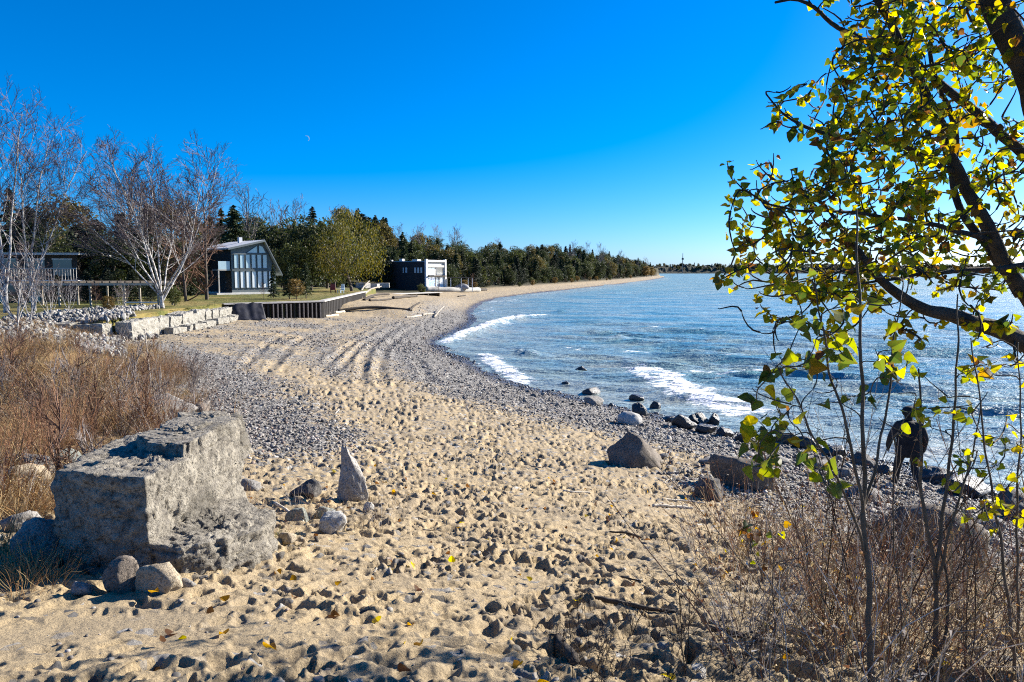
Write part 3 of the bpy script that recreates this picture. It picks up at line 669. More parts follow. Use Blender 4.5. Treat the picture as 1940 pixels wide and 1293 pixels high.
# ---------------------------------------------------------------- limestone block wall, riprap, seawall
wall = thing("stone_wall", (-19.4, 36.9, 1.35), "retaining wall of big pale limestone blocks beside the beach", "stone wall")
def along(P0, P1, steps, gap, hgt, dep, seed0, zfun, name, parent, origin, mat, ang_j=0.05):
    P0 = np.array(P0, float); P1 = np.array(P1, float); dv = P1 - P0; L = np.linalg.norm(dv); dv /= L; a = math.atan2(dv[1], dv[0]); s = 0; k = 0
    rng = np.random.default_rng(seed0)
    while s < L:
        ln = rng.uniform(*steps); p = P0 + dv * (s + ln / 2); h = hgt * rng.uniform(0.9, 1.1)
        V, F = block_geo((ln - gap * rng.uniform(.5, 1.5), dep * rng.uniform(0.85, 1.1), h), seed0 + k, 10, 0.05, 0.2)
        mobj(name, V, F, mat, parent, False, loc=(p[0] - origin[0], p[1] - origin[1], zfun(p) - origin[2]), rot=(rng.normal() * .05, rng.normal() * .06, a + rng.normal() * ang_j)); s += ln; k += 1
W0 = (-19.4, 36.9); W1 = (-20.7, 53.4); O = (-19.4, 36.9, 1.35)
along(W0, W1, (1.15, 1.9), 0.07, 0.98, 0.9, 300, lambda p: 1.28, "block", wall, O, M_lime)
along((-18.85, 40.5), (-20.05, 53.6), (0.8, 1.3), 0.05, 0.36, 0.55, 330, lambda p: 1.30, "block", wall, O, M_lime, 0.12)
along((-19.9, 36.3), (-24.5, 37.0), (1.2, 1.7), 0.06, 0.75, 0.8, 350, lambda p: 1.45, "block", wall, O, M_lime, 0.1)
M_steel = gmat("rusted_sheet_pile", (0.012, 0.011, 0.011), (0.035, 0.028, 0.022), 4, 0.75, 0.5, 20)
M_rib = gmat("weathered_steel_rib", (0.10, 0.09, 0.085), (0.17, 0.15, 0.14), 6, 0.7, 0.4)
M_cap = gmat("concrete_cap", (0.36, 0.33, 0.30), (0.48, 0.45, 0.41), 3, 0.85, 0.5)
S0 = np.array([-21.1, 54.0]); S1 = np.array([-15.3, 59.3]); S2 = np.array([-17.7, 89.0])
sea = thing("seawall", (S0[0], S0[1], 1.3), "dark steel sheet-pile seawall with pale cap holding up the lawn", "seawall")
def seawall():
    for (P0, P1, nseg, rib) in ((S0, S1, 22, True), (S1, S2, 34, False)):
        dv = P1 - P0; L = np.linalg.norm(dv); a = math.atan2(dv[1], dv[0]); st = L / nseg
        mb = MB().prism([(0, 0), (st * 0.18, -0.16), (st * 0.55, -0.16), (st * 0.73, 0), (st, 0), (st, 0.12), (0, 0.12)], -0.9, 1.12)
        Vp = np.vstack(mb.V)[:, [0, 2, 1]]            # plan profile stood upright
        me = mesh_data("sheet_pile", Vp, [np.vstack(mb.F3)[:, ::-1], np.vstack(mb.F4)[:, ::-1]], M_steel)
        rb = MB().box(-0.045, 0.045, -0.30, -0.165, -0.9, 1.05); mr = mesh_data("rib", np.vstack(rb.V), [np.vstack(rb.F4)], M_rib)
        for k in range(nseg):
            p = P0 + dv * (k / nseg); link("sheet_pile", me, sea, (p[0] - S0[0], p[1] - S0[1], 0), (0, 0, a))
            if rib and k > 9 and k != 15:
                q = P0 + dv * ((k + 0.37) / nseg); link("rib", mr, sea, (q[0] - S0[0], q[1] - S0[1], 0), (0, 0, a))
        MB().box(-0.05, L + 0.1, -0.28, 0.25, 1.125, 1.235).obj("cap", M_cap, sea, loc=(P0[0] - S0[0], P0[1] - S0[1], 0 if rib else 0.004), rot=(0, 0, a))
seawall()
M_tarp = gmat("black_tarp", (0.01, 0.011, 0.016), (0.03, 0.03, 0.04), 3, 0.6, 0.8, 8)
def tarp():
    u = np.linspace(0, 1, 26); v = np.linspace(0, 1, 14); uu, vv = np.meshgrid(u, v, indexing='ij')
    x = uu * 2.6 + 0.25 * vv; y = vv * -1.3 + 0.25 * uu * 1.4; z = 1.18 * (1 - vv) ** 1.1 * (0.55 + 0.45 * sstep(0, .35, uu))
    z = z + 0.10 * noise2(uu.ravel() * 6, vv.ravel() * 3, 7).reshape(z.shape) + .06
    V = np.stack([x, y, z], -1).reshape(-1, 3); i = np.arange(25)[:, None] * 14 + np.arange(13)[None]; Q = np.stack([i, i + 1, i + 15, i + 14], -1).reshape(-1, 4)
    o = mobj("tarp", V, Q, M_tarp, None, True, loc=(-20.9, 53.75, 1.28), rot=(0, 0, R(20)))
    o.modifiers.new("thickness", 'SOLIDIFY').thickness = 0.03
    tag(o, "black tarp draped between the limestone blocks and the seawall", "tarp")
tarp()
# driftwood and timber
M_wood = gmat("grey_driftwood", (0.24, 0.21, 0.17), (0.42, 0.38, 0.31), 8, 0.85, 0.6, 40, c3=(0.14, 0.11, 0.08), s3=3)
M_pale = gmat("pale_driftwood", (0.55, 0.48, 0.36), (0.68, 0.61, 0.48), 8, 0.85, 0.5, 40)
M_darkw = gmat("dark_timber", (0.03, 0.024, 0.018), (0.075, 0.06, 0.045), 8, 0.85, 0.6, 40)
def stick(pts, r, mat, label, seed=0, name="driftwood_log", cat="driftwood", group=None, sides=9):
    P = chaikin(pts, 2); n = len(P); rng = np.random.default_rng(seed)
    P = P + rng.normal(size=P.shape) * r * 0.12; rr = r * (1 - 0.35 * np.linspace(0, 1, n)) * (1 + 0.08 * rng.normal(size=n))
    o0 = P[0].copy(); V, F = tubes((P - o0)[None], rr[None], sides, True)
    V += (noise3(V / r * 0.9, seed) * r * 0.12)[:, None]
    return tag(mobj(name, V, F, mat, None, True, loc=o0), label, cat, group)
def gstick(px, r, mat, label, seed=0, lift=0.6, **k):
    pts = []
    for q in px:
        g = G(q[0], q[1]); pts.append(g + np.array([0, 0, r * lift + (q[2] if len(q) > 2 else 0)]))
    return stick(pts, r, mat, label, seed, **k)
gstick([(640, 592), (700, 591), (780, 590)], 0.17, M_darkw, "long dark timber beam lying across the sand past the seawall", 1)
gstick([(566, 598), (600, 596), (652, 593)], 0.15, M_pale, "pale weathered log at the foot of the ribbed seawall", 2)
gstick([(590, 601), (618, 601), (640, 599)], 0.12, M_pale, "short pale log in front of the longer pale log", 3)
gstick([(622, 600), (630, 594, 0.5)], 0.10, M_darkw, "dark stump leaning on the pale logs", 4)
gstick([(776, 594), (785, 588, .4), (796, 586, .6)], 0.12, M_darkw, "dark root snag at the end of the timber beam", 5)
gstick([(822, 603), (833, 597, .4), (842, 594, .7)], 0.10, M_wood, "forked grey driftwood branch sticking up near the cove", 6)
gstick([(800, 598), (815, 596), (830, 597)], 0.12, M_wood, "low grey driftwood log beside the forked branch", 7)
gstick([(770, 601), (790, 599), (806, 597)], 0.1, M_pale, "pale driftwood pole pointing at the cove", 8)
gstick([(284, 770), (286, 735, .25), (280, 690, .5), (276, 655, .75)], 0.035, M_wood, "pale upright snag in the brush beyond the block", 30, lift=0, name="driftwood_snag", sides=7)
gstick([(300, 765), (306, 735, .2), (304, 712, .35)], 0.03, M_wood, "short pale snag beside the tall upright one", 31, lift=0, name="driftwood_snag", sides=7)
gstick([(120, 668), (170, 668), (222, 672)], 0.14, M_darkw, "dark timber lying at the foot of the rubble bank", 32)
gstick([(868, 563), (882, 561)], 0.14, M_darkw, "short dark log alone on the far sand", 9)
gstick([(676, 567), (690, 556, 1.0), (700, 550, 1.6)], 0.13, M_wood, "grey pole leaning up at the seawall's far end", 10, lift=0)
gstick([(684, 566), (700, 558, .6), (722, 553, .8)], 0.16, M_wood, "thick grey log in the timber heap beyond the seawall", 11)
gstick([(690, 570), (712, 564, .3), (738, 562, .2)], 0.15, M_darkw, "dark log lying low in the timber heap beyond the seawall", 12)
gstick([(700, 571), (720, 571), (742, 568)], 0.14, M_darkw, "blackened log in front of the timber heap", 13)
gstick([(745, 567), (765, 565), (790, 563)], 0.2, M_darkw, "dark log bordering the pale deck below the modern house", 14)
gstick([(892, 551), (905, 552), (921, 551)], 0.4, M_darkw, "dark log end beyond the long grey sandbag roll", 15)
gstick([(1118, 1136), (1175, 1146), (1240, 1160), (1300, 1168)], 0.022, M_darkw, "thin dark stick lying on the footprinted sand", 20, name="driftwood_stick", sides=6)
gstick([(1345, 1196), (1420, 1215), (1500, 1240)], 0.024, M_darkw, "dark stick on the sand under the dry weeds", 21, name="driftwood_stick", sides=6)
gstick([(1238, 960), (1275, 962), (1312, 966)], 0.03, M_pale, "short pale stick beside the small peaked stone", 22, name="driftwood_stick", sides=6)
gstick([(1255, 948), (1300, 950), (1335, 955)], 0.02, M_pale, "thin pale stick lying behind the short pale one", 25, name="driftwood_stick", sides=6)
gstick([(1052, 1222), (1072, 1240), (1092, 1266)], 0.045, M_darkw, "stubby charred piece of wood at the bottom of the photo", 23, name="driftwood_stick", sides=7)
gstick([(520, 955), (545, 975, .03), (575, 992)], 0.02, M_pale, "pale curved twig between the block and the pointed stone", 24, name="driftwood_stick", sides=6)
gstick([(1068, 932), (1090, 934), (1118, 935)], 0.02, M_pale, "small pale stick on open sand left of the short sticks", 26, name="driftwood_stick", sides=6)
# ---------------------------------------------------------------- buildings
M_sid = gmat("grey_green_siding", (0.13, 0.155, 0.16), (0.16, 0.185, 0.19), 2, 0.6, 0.2, 30)
M_sid_shade = gmat("shaded_siding", (0.02, 0.02, 0.022), (0.035, 0.035, 0.036), 2, 0.7, 0.2, 30)  # siding tone darkened to carry the shade on walls turned from the sun
M_roofm = gmat("pale_metal_roof", (0.55, 0.55, 0.55), (0.66, 0.66, 0.66), 1, 0.35, 0.1, metal=0.3)
M_trimw = gmat("white_trim", (0.72, 0.71, 0.68), (0.8, 0.79, 0.76), 2, 0.6, 0.1)
M_found = gmat("white_foundation", (0.6, 0.58, 0.53), (0.74, 0.72, 0.68), 2, 0.8, 0.3)
M_crete = gmat("grey_concrete", (0.42, 0.40, 0.36), (0.52, 0.50, 0.46), 2, 0.85, 0.3)
M_dkwd = gmat("dark_brown_wood", (0.035, 0.028, 0.022), (0.06, 0.05, 0.04), 6, 0.8, 0.3)
M_cream = gmat("cream_wall", (0.62, 0.58, 0.40), (0.72, 0.68, 0.50), 2, 0.85, 0.3)
M_red = gmat("red_paint", (0.36, 0.03, 0.02), (0.45, 0.05, 0.03), 3, 0.6, 0.1)
def glass_mat(name, c, rough=0.06):
    m, n, l, b = new_mat(name); tc = N(n, "ShaderNodeTexCoord"); nz = N(n, "ShaderNodeTexNoise", Scale=1.2, Detail=2); l.new(tc.outputs['Object'], nz.inputs[0])
    l.new(mixc(n, l, nz.outputs[0], tuple(0.85 * q for q in c), tuple(min(1, 1.1 * q) for q in c)), b.inputs['Base Color'])
    b.inputs['Roughness'].default_value = rough; b.inputs['Specular IOR Level'].default_value = 0.9; b.inputs['Coat Weight'].default_value = 0.6; b.inputs['Coat Roughness'].default_value = 0.03
    return m
M_gl_w = glass_mat("window_pale_sky", (0.82, 0.86, 0.86)); M_gl_b = glass_mat("window_sky_glass", (0.48, 0.64, 0.70)); M_gl_d = glass_mat("window_dark_glass", (0.03, 0.04, 0.05)); M_gl_bl = glass_mat("window_blue_glass", (0.12, 0.30, 0.62))  # pale panes: reflected bright sky and curtains painted into the base colour
# gabled glass-fronted cottage: local x along the facade, local y into the house
HB = np.array([at(440, 558, 76.0)[0], 76.0]); HZ = LZ(*HB)
cot = thing("cottage", (HB[0], HB[1], HZ - 0.05), "grey-green cottage with glazed gable front and pale metal roof", "house", rz=R(44))
WD, EL_, RX, RZ_, ER, DP = 4.8, 4.75, 3.45, 5.55, 2.6, 8.5
def cottage():
    MB().prism([(0, 0.25), (WD, 0.25), (WD, ER), (RX, RZ_), (0, EL_)], 0, DP).obj("wall", M_sid, cot)
    MB().box(-0.06, WD + .06, -0.06, DP, -0.4, 0.26).obj("foundation", M_found, cot)
    MB().box(-0.012, -0.004, 0.02, DP - 0.1, 0.27, EL_ - 0.02).obj("side_shade", M_sid_shade, cot)  # dark sheet paints the shade of the cottage's side wall
    rf = MB().prism([(-0.45, EL_ - 0.10), (RX, RZ_ + 0.03), (RX, RZ_ + 0.15), (-0.45, EL_ + 0.04)], -0.5, DP + .3).obj("roof", M_roofm, cot)
    for k in range(18): MB().prism([(-0.45, EL_ + 0.045), (RX, RZ_ + 0.155), (RX, RZ_ + 0.19), (-0.45, EL_ + 0.08)], -0.5 + k * 0.5, -0.46 + k * 0.5).obj("seam", M_roofm, rf)
    MB().prism([(RX + .003, RZ_ + 0.03), (WD + 0.5, ER - 0.62), (WD + 0.5, ER - 0.48), (RX + .003, RZ_ + 0.17)], -0.5, DP + .3).obj("roof", M_roofm, cot)
    MB().prism([(-0.47, EL_ - 0.16), (RX, RZ_ - 0.04), (RX, RZ_ + 0.16), (-0.47, EL_ + 0.04)], -0.56, -0.505).obj("fascia", M_sid, cot)
    MB().prism([(RX + .002, RZ_ - 0.04), (WD + 0.52, ER - 0.70), (WD + 0.52, ER - 0.50), (RX + .002, RZ_ + 0.16)], -0.56, -0.505).obj("fascia", M_sid, cot)
    MB().box(RX - 1.2, RX - .85, 3.0, 3.4, RZ_ - .3, RZ_ + 0.5).obj("chimney", M_trimw, rf)
    n = 7; m0, m1 = 0.22, WD - 0.25; pw = (m1 - m0) / n
    def win(poly, mat):
        w_ = MB().prism(poly, -0.030, -0.004).obj("window", mat, cot)
        c = np.mean(poly, 0); P = [tuple(c + (np.array(q) - c) * (1 + 0.075 / np.linalg.norm(np.array(q) - c))) for q in poly]
        for i in range(len(poly)):
            j = (i + 1) % len(poly)
            MB().prism([poly[i], poly[j], P[j], P[i]] if True else 0, -0.075, -0.002).obj("frame", M_sid, w_)
    for k in range(n):
        x0 = m0 + k * pw + 0.09; x1 = m0 + (k + 1) * pw - 0.09
        zt = min(2.42, ER + (RZ_ - ER) * (WD - x1) / (WD - RX) - 0.2)
        win([(x0, 0.75), (x1, 0.75), (x1, zt), (x0, zt)], M_gl_w)
        if k < 6:
            top0 = EL_ + (RZ_ - EL_) * x0 / RX if x0 < RX else RZ_ - (RZ_ - ER) * (x0 - RX) / (WD - RX)
            top1 = EL_ + (RZ_ - EL_) * x1 / RX if x1 < RX else RZ_ - (RZ_ - ER) * (x1 - RX) / (WD - RX)
            a, b = min(4.15, top0 - 0.35), min(4.15, top1 - 0.35)
            if b > 2.95: win([(x0, 2.78), (x1, 2.78), (x1, b), (x0, a)], M_gl_b)
    win([(1.7, 4.36), (2.8, 4.36), (2.8, 5.08)], M_gl_b); win([(3.0, 4.36), (3.75, 4.36), (3.42, 5.0), (3.0, 5.14)], M_gl_b)
    for z in (2.56, 4.22): MB().box(0.05, WD - (0.1 if z < 3 else 0.75), -0.09, -0.003, z - 0.06, z + 0.06).obj("beam", M_sid, cot)
    dr = MB().box(-0.06, -0.014, 0.4, 1.35, 0.3, 2.35).obj("door", M_dkwd, cot); MB().box(-0.1, -0.061, 1.2, 1.25, 1.25, 1.35).obj("handle", M_trimw, dr)
    pc = MB().box(-1.35, -0.02, 0.1, 1.6, 2.5, 2.62).obj("porch_roof", M_crete, cot)
    MB().box(-1.32, -1.2, 0.12, 0.24, 0.1, 2.5).obj("post", M_crete, cot); MB().box(-1.3, -0.1, 0.1, 0.14, 2.62, 3.45).obj("balcony_panel", M_gl_b, cot)
    MB().box(-1.6, -0.07, -0.1, 1.7, -0.3, 0.22).obj("step", M_found, cot)
cottage()
# flat-roofed modern house by the sand
MZ = 1.75; MC = at(806, 545, 137.0)
mod = thing("modern_house", (MC[0], MC[1], MZ), "flat-roofed modern house with white framed lake front and shaded side", "house", rz=R(60))
def modern():      # local x along the lit front, local y into the house
    L, Dp, Ht = 6.2, 9.0, 5.0
    MB().box(0.05, L - .05, 0.05, Dp, -0.6, Ht).obj("wall", M_crete, mod)
    MB().box(-0.010, 0.046, 0.1, Dp - .05, -0.5, Ht - .02).obj("side_shade", M_sid_shade, mod)  # shade of the long unlit wall put into a dark sheet's colour
    MB().box(0.3, L - .2, 0.3, Dp - .2, Ht + .004, Ht + 0.12).obj("roof", M_crete, mod)
    MB().box(-0.12, 0.28, -0.35, 0.045, -0.5, Ht + 0.45).obj("pillar", M_trimw, mod); MB().box(L - 0.3, L + .1, -0.35, 0.045, -0.5, Ht + 0.45).obj("pillar", M_trimw, mod)
    MB().box(0.285, L - .305, -0.3, 0.044, Ht - 0.05, Ht + 0.3).obj("parapet", M_trimw, mod); MB().box(0.285, L - .305, -0.25, 0.043, 3.95, 4.35).obj("lintel", M_crete, mod)
    MB().box(0.285, L - .305, -0.6, 0.042, 2.2, 2.42).obj("balcony_floor", M_dkwd, mod)
    for (x0, x1, z0, z1, m) in ((0.9, 1.85, 2.6, 3.9, M_gl_b), (1.95, 2.9, 2.6, 3.9, M_gl_b), (0.9, 1.85, 0.4, 2.1, M_gl_bl), (1.95, 2.9, 0.4, 2.1, M_gl_bl), (3.6, 5.6, 2.7, 3.9, M_gl_d), (3.4, 4.2, 0.2, 2.1, M_gl_b), (4.5, 5.6, 0.2, 2.1, M_gl_w)):
        w_ = MB().box(x0, x1, -0.02, 0.046, z0, z1).obj("window", m, mod)
        fr = MB(); fr.box(x0 - .07, x0, -0.05, 0.045, z0 - .07, z1 + .07).box(x1, x1 + .07, -0.05, 0.045, z0 - .07, z1 + .07).box(x0, x1, -0.05, 0.045, z0 - .07, z0).box(x0, x1, -0.05, 0.045, z1, z1 + .07); fr.obj("frame", M_trimw, w_)
    for (y0, y1) in ((0.7, 1.1), (1.4, 1.8), (2.1, 2.5), (4.2, 4.6), (5.0, 5.2)):
        MB().box(-0.03, -0.012, y0, y1, 2.9, 3.9).obj("window", M_gl_b, mod)
    MB().box(0.4, 1.0, 5.6, 6.4, Ht + 0.13, Ht + 0.55).obj("roof_vent", M_trimw, mod); MB().box(0.2, 0.6, 8.0, 8.6, Ht + 0.13, Ht + 0.35).obj("roof_vent", M_trimw, mod)
    MB().box(0.3, 1.4, 2.0, 3.2, Ht + .13, Ht + 0.4).obj("roof_vent", M_trimw, mod)
modern()
cp = thing("carport", (MC[0] + 4.2, MC[1] + 4.6, MZ - 0.2), "thin flat canopy on posts right of the modern house", "carport", rz=R(20))
MB().box(0, 4.6, 0, 3.0, 2.1, 2.24).obj("roof", M_dkwd, cp)
for q in ((0.1, 0.1), (4.4, 0.1), (0.1, 2.8), (4.4, 2.8), (2.2, .1)): MB().box(q[0], q[0] + .12, q[1], q[1] + .12, -0.5, 2.1).obj("post", M_trimw, cp)
V, F = rock_geo((2.9, 1.5, 1.1), 401, 3, 5, 0.3, 0.03); tag(mobj("covered_boat", V, F, gmat("grey_cover", (0.2, 0.2, 0.21), (0.3, 0.3, 0.31), 2, 0.6, 0.4), None, True, loc=(MC[0] + 6.3, MC[1] + 6.2, MZ - 0.25)), "low grey covered boat under the thin canopy", "boat")
# pale deck and long sandbag roll below it
dk = [G(690, 556), G(812, 552)]
deck = thing("deck", (-21.5, 108, 1.2), "long pale wooden deck in front of the modern house", "deck", rz=R(58))
for k in range(14): MB().box(0, 15.5, -2.4 + k * 0.19, -2.4 + k * 0.19 + 0.165, 0.28, 0.34).obj("plank", gmat("pale_deck_boards", (0.5, 0.47, 0.42), (0.62, 0.59, 0.53), 5, 0.85, 0.3) if k == 0 else bpy.data.materials["pale_deck_boards"], deck)
for k in range(6): MB().box(0.2 + k * 2.9, 0.4 + k * 2.9, -2.35, 0.2, -0.6, 0.278).obj("joist", M_darkw, deck)
M_bag = gmat("grey_geotextile", (0.30, 0.29, 0.26), (0.42, 0.40, 0.36), 3, 0.9, 0.9, 9, dist=0.05)
P = chaikin([G(806, 552), G(835, 553), G(870, 554), G(906, 553.5)], 2); P[:, 2] += 0.35
V, F = tubes((P - P[0])[None], (0.62 + 0.06 * np.sin(np.arange(len(P)) * 1.9))[None], 14, True); V[:, 2] *= 0.85
tag(mobj("sandbag_roll", V, F, M_bag, None, True, loc=P[0]), "long grey sandbag roll on the beach below the modern house", "sandbag")
for (a, b, s, lab) in ((688, 553, 1.1, "white broken concrete piece nearest the timber heap"), (708, 552, 0.9, "white low concrete piece left of the deck"), (727, 551, 1.0, "white concrete piece closest to the modern house")):
    p = G(a, b); V, F = block_geo((2.0 * s, 1.2, 0.8 * s), int(a), 4, 0.03); tag(mobj("concrete_piece", V, F, M_white, None, False, loc=(p[0], p[1], 2.05), rot=(0, 0, R(a))), lab, "concrete")
# flat-roofed house behind the birches
lh = thing("lake_house", (-41.0, 56.0, 2.2), "flat-roofed house with balcony half hidden by bare birches", "house", rz=R(8))
def lakehouse():
    MB().box(0, 7.2, 0.9, 8, 0, 1.75).obj("wall", M_dkwd, lh); MB().box(1.45, 1.98, 0.86, 0.899, 0.1, 1.72).obj("panel", M_cream, lh); MB().box(3.7, 4.5, 0.86, 0.899, 0.1, 1.72).obj("panel", M_cream, lh); MB().box(0.3, 6.6, 2.6, 8, 2.0, 3.95).obj("upper_wall", M_dkwd, lh)
    MB().box(-0.6, 7.2, 1.5, 8.5, 3.955, 4.12).obj("roof", M_crete, lh); MB().box(-0.8, 7.8, -0.3, 2.58, 1.755, 1.98).obj("balcony_floor", M_trimw, lh)
    rl = MB().box(2.2, 7.7, -0.26, -0.2, 2.85, 2.92).obj("railing", M_crete, lh)
    for k in range(28): MB().box(2.25 + k * 0.2, 2.28 + k * 0.2, -0.25, -0.21, 1.985, 2.85).obj("baluster", M_crete, rl)
    for x0, x1, z0, z1 in ((1.0, 2.2, 2.3, 3.6), (2.8, 4.2, 2.1, 3.6), (4.8, 6.2, 2.3, 3.6)):
        w_ = MB().box(x0, x1, 2.57, 2.598, z0, z1).obj("window", M_gl_d, lh); MB().box(x0 - .06, x1 + .06, 2.55, 2.599, z1, z1 + .08).obj("frame", M_trimw, w_)
    for x0, x1 in ((2.0, 3.6), (4.6, 6.0)):
        w_ = MB().box(x0, x1, 0.87, 0.898, 0.4, 1.6).obj("window", M_gl_d, lh); MB().box(x0 - .06, x1 + .06, 0.85, 0.899, 1.6, 1.68).obj("frame", M_trimw, w_)
    dr = MB().box(0.5, 1.4, 0.86, 0.897, 0.05, 1.7).obj("door", M_red, lh); MB().box(1.25, 1.3, 0.82, 0.859, .8, .9).obj("handle", M_trimw, dr)
lakehouse()
pg = thing("pergola", (-33.2, 49.0, 2.3), "long low pergola with white posts behind the big birch", "pergola", rz=R(4))
def pergola():
    for y in (0, 2.4): MB().box(0, 9.6, y, y + 0.14, 1.62, 1.78).obj("beam", M_crete, pg)
    for k in range(20): MB().box(0.1 + k * 0.49, 0.19 + k * 0.49, -0.3, 2.9, 1.784, 1.90).obj("rafter", M_dkwd, pg)
    for x in (0.6, 3.0, 5.0, 7.2, 9.4):
        for y in (0.02, 2.42): MB().box(x, x + 0.12, y, y + 0.1, 0.05, 1.618).obj("post", M_wood, pg)
    MB().box(7.2, 9.4, 0.03, 0.08, 0.45, 0.52).obj("rail", M_trimw, pg)
pergola()
def chair(px, py, Y, mat, label, rz):
    p = at(px, py, Y); t = thing("garden_chair", (p[0], p[1], LZ(p[0], p[1])), label, "chair", rz=rz)
    MB().box(-.3, .3, -.25, .3, .30, .35).obj("seat", mat, t); MB().prism([(-.3, .35), (.3, .35), (.25, 1.0), (-.25, 1.0)], .30, .35).obj("backrest", mat, t)
    for sx in (-.28, .22):
        for sy in (-.22, .22): MB().box(sx, sx + .06, sy, sy + .06, 0, .3).obj("leg", mat, t)
        MB().box(sx - .02, sx + .1, -.3, .28, .52, .56).obj("armrest", mat, t)
M_blue = gmat("pale_blue_paint", (0.45, 0.58, 0.66), (0.5, 0.62, 0.7), 3, 0.6, 0.1); M_maroon = gmat("maroon_paint", (0.16, 0.03, 0.03), (0.22, 0.05, 0.04), 3, 0.6, 0.1)
chair(631, 552, 84, M_maroon, "maroon garden chair on the lawn under the willow", R(20)); chair(645, 552, 82, M_blue, "pale blue garden chair on the lawn under the willow", R(-40))
# ---------------------------------------------------------------- trees
def unit(v): return v / (np.linalg.norm(v, axis=-1, keepdims=True) + 1e-9)
def perp(rng, d):
    r = rng.normal(size=d.shape); r -= (r * d).sum(-1, keepdims=True) * d; return unit(r)
def shoots(rng, P, Rr, m, t0, t1, ang, ln, k, up=0.0, jit=0.12, rr=0.55, rmin=0.004, out=None):
    """m side shoots on every path; angle in radians (mean, spread); ln = fraction of the parent's length (lo, hi), longest low down"""
    Np, kp, _ = P.shape; idx = np.repeat(np.arange(Np), m); n = len(idx)
    t = t0 + (t1 - t0) * ((np.tile(np.arange(m), Np) + rng.uniform(0, 1, n)) / m)
    f = t * (kp - 1); i = np.minimum(f.astype(int), kp - 2); w_ = (f - i)[:, None]
    p0 = P[idx, i] * (1 - w_) + P[idx, i + 1] * w_; r0 = Rr[idx, i] * (1 - w_[:, 0]) + Rr[idx, i + 1] * w_[:, 0]
    tan = unit(P[idx, i + 1] - P[idx, i]); a = rng.normal(ang[0], ang[1], n)[:, None]
    side = perp(rng, tan)
    if out is not None: side = unit(side + out * np.column_stack([p0[:, :2] - P[idx, 0, :2], np.zeros(n)]) / (np.linalg.norm(p0[:, :2], axis=1, keepdims=True) + 1))
    d = unit(tan * np.cos(a) + side * np.sin(a))
    pl = np.linalg.norm(np.diff(P, axis=1), axis=2).sum(1)[idx]
    L = pl * rng.uniform(*ln, n) * (1.15 - 0.6 * t); st = (L / (k - 1))[:, None]
    Q = np.empty((n, k, 3)); Q[:, 0] = p0
    for j in range(1, k):
        d = unit(d + rng.normal(size=d.shape) * jit + np.array([0, 0, up])); Q[:, j] = Q[:, j - 1] + d * st
    rad = np.maximum(r0 * rr, rmin)[:, None] * np.linspace(1, 0.35, k)[None]
    return Q, np.maximum(rad, rmin * 0.6)
def cards(rng, C, size, flat_=0.0, asp=0.7, tri=False, dirs=None):
    """small leaf faces at the points C"""
    n = len(C); a = unit(rng.normal(size=(n, 3))) if dirs is None else unit(dirs + 0.35 * rng.normal(size=(n, 3))); b = perp(rng, a)
    if flat_: b[:, 2] *= (1 - flat_); b = unit(b)
    s = size * rng.uniform(0.6, 1.4, n)[:, None]
    if tri:
        V = np.stack([C - a * s * .5 - b * s * asp * .5, C - a * s * .5 + b * s * asp * .5, C + a * s * .7], 1).reshape(-1, 3)
        return V, np.arange(n * 3).reshape(-1, 3)
    V = np.stack([C - a * s * .5, C + b * s * asp * .5, C + a * s * .6, C - b * s * asp * .5], 1).reshape(-1, 3)
    return V, np.arange(n * 4).reshape(-1, 4)
def vary(rng, n, per, c1, c2, c3=None, f3=0.0):
    t = rng.uniform(0, 1, n)[:, None]; c = np.array(c1) * (1 - t) + np.array(c2) * t
    if c3 is not None: m = rng.uniform(size=n) < f3; c[m] = np.array(c3)
    return np.repeat(c * rng.uniform(0.75, 1.25, n)[:, None], per, 0)
M_leaf = leafmat("foliage", 0.35); M_needle = leafmat("needles", 0.15, boost=1.1)
M_birch = gmat("white_birch_bark", (0.40, 0.38, 0.36), (0.52, 0.50, 0.47), 7, 0.75, 0.3, c3=(0.12, 0.10, 0.09), s3=5)
M_bark = gmat("brown_bark", (0.06, 0.048, 0.036), (0.13, 0.105, 0.085), 6, 0.9, 0.8, 25)
M_twig = gmat("twigs", (0.10, 0.072, 0.066), (0.18, 0.135, 0.125), 2, 0.8, 0.0)
M_twr = gmat("reddish_twigs", (0.10, 0.05, 0.03), (0.18, 0.10, 0.06), 2, 0.8, 0.0)
M_gtwig = gmat("grey_twigs", (0.15, 0.125, 0.11), (0.25, 0.21, 0.19), 2, 0.8, 0.0)

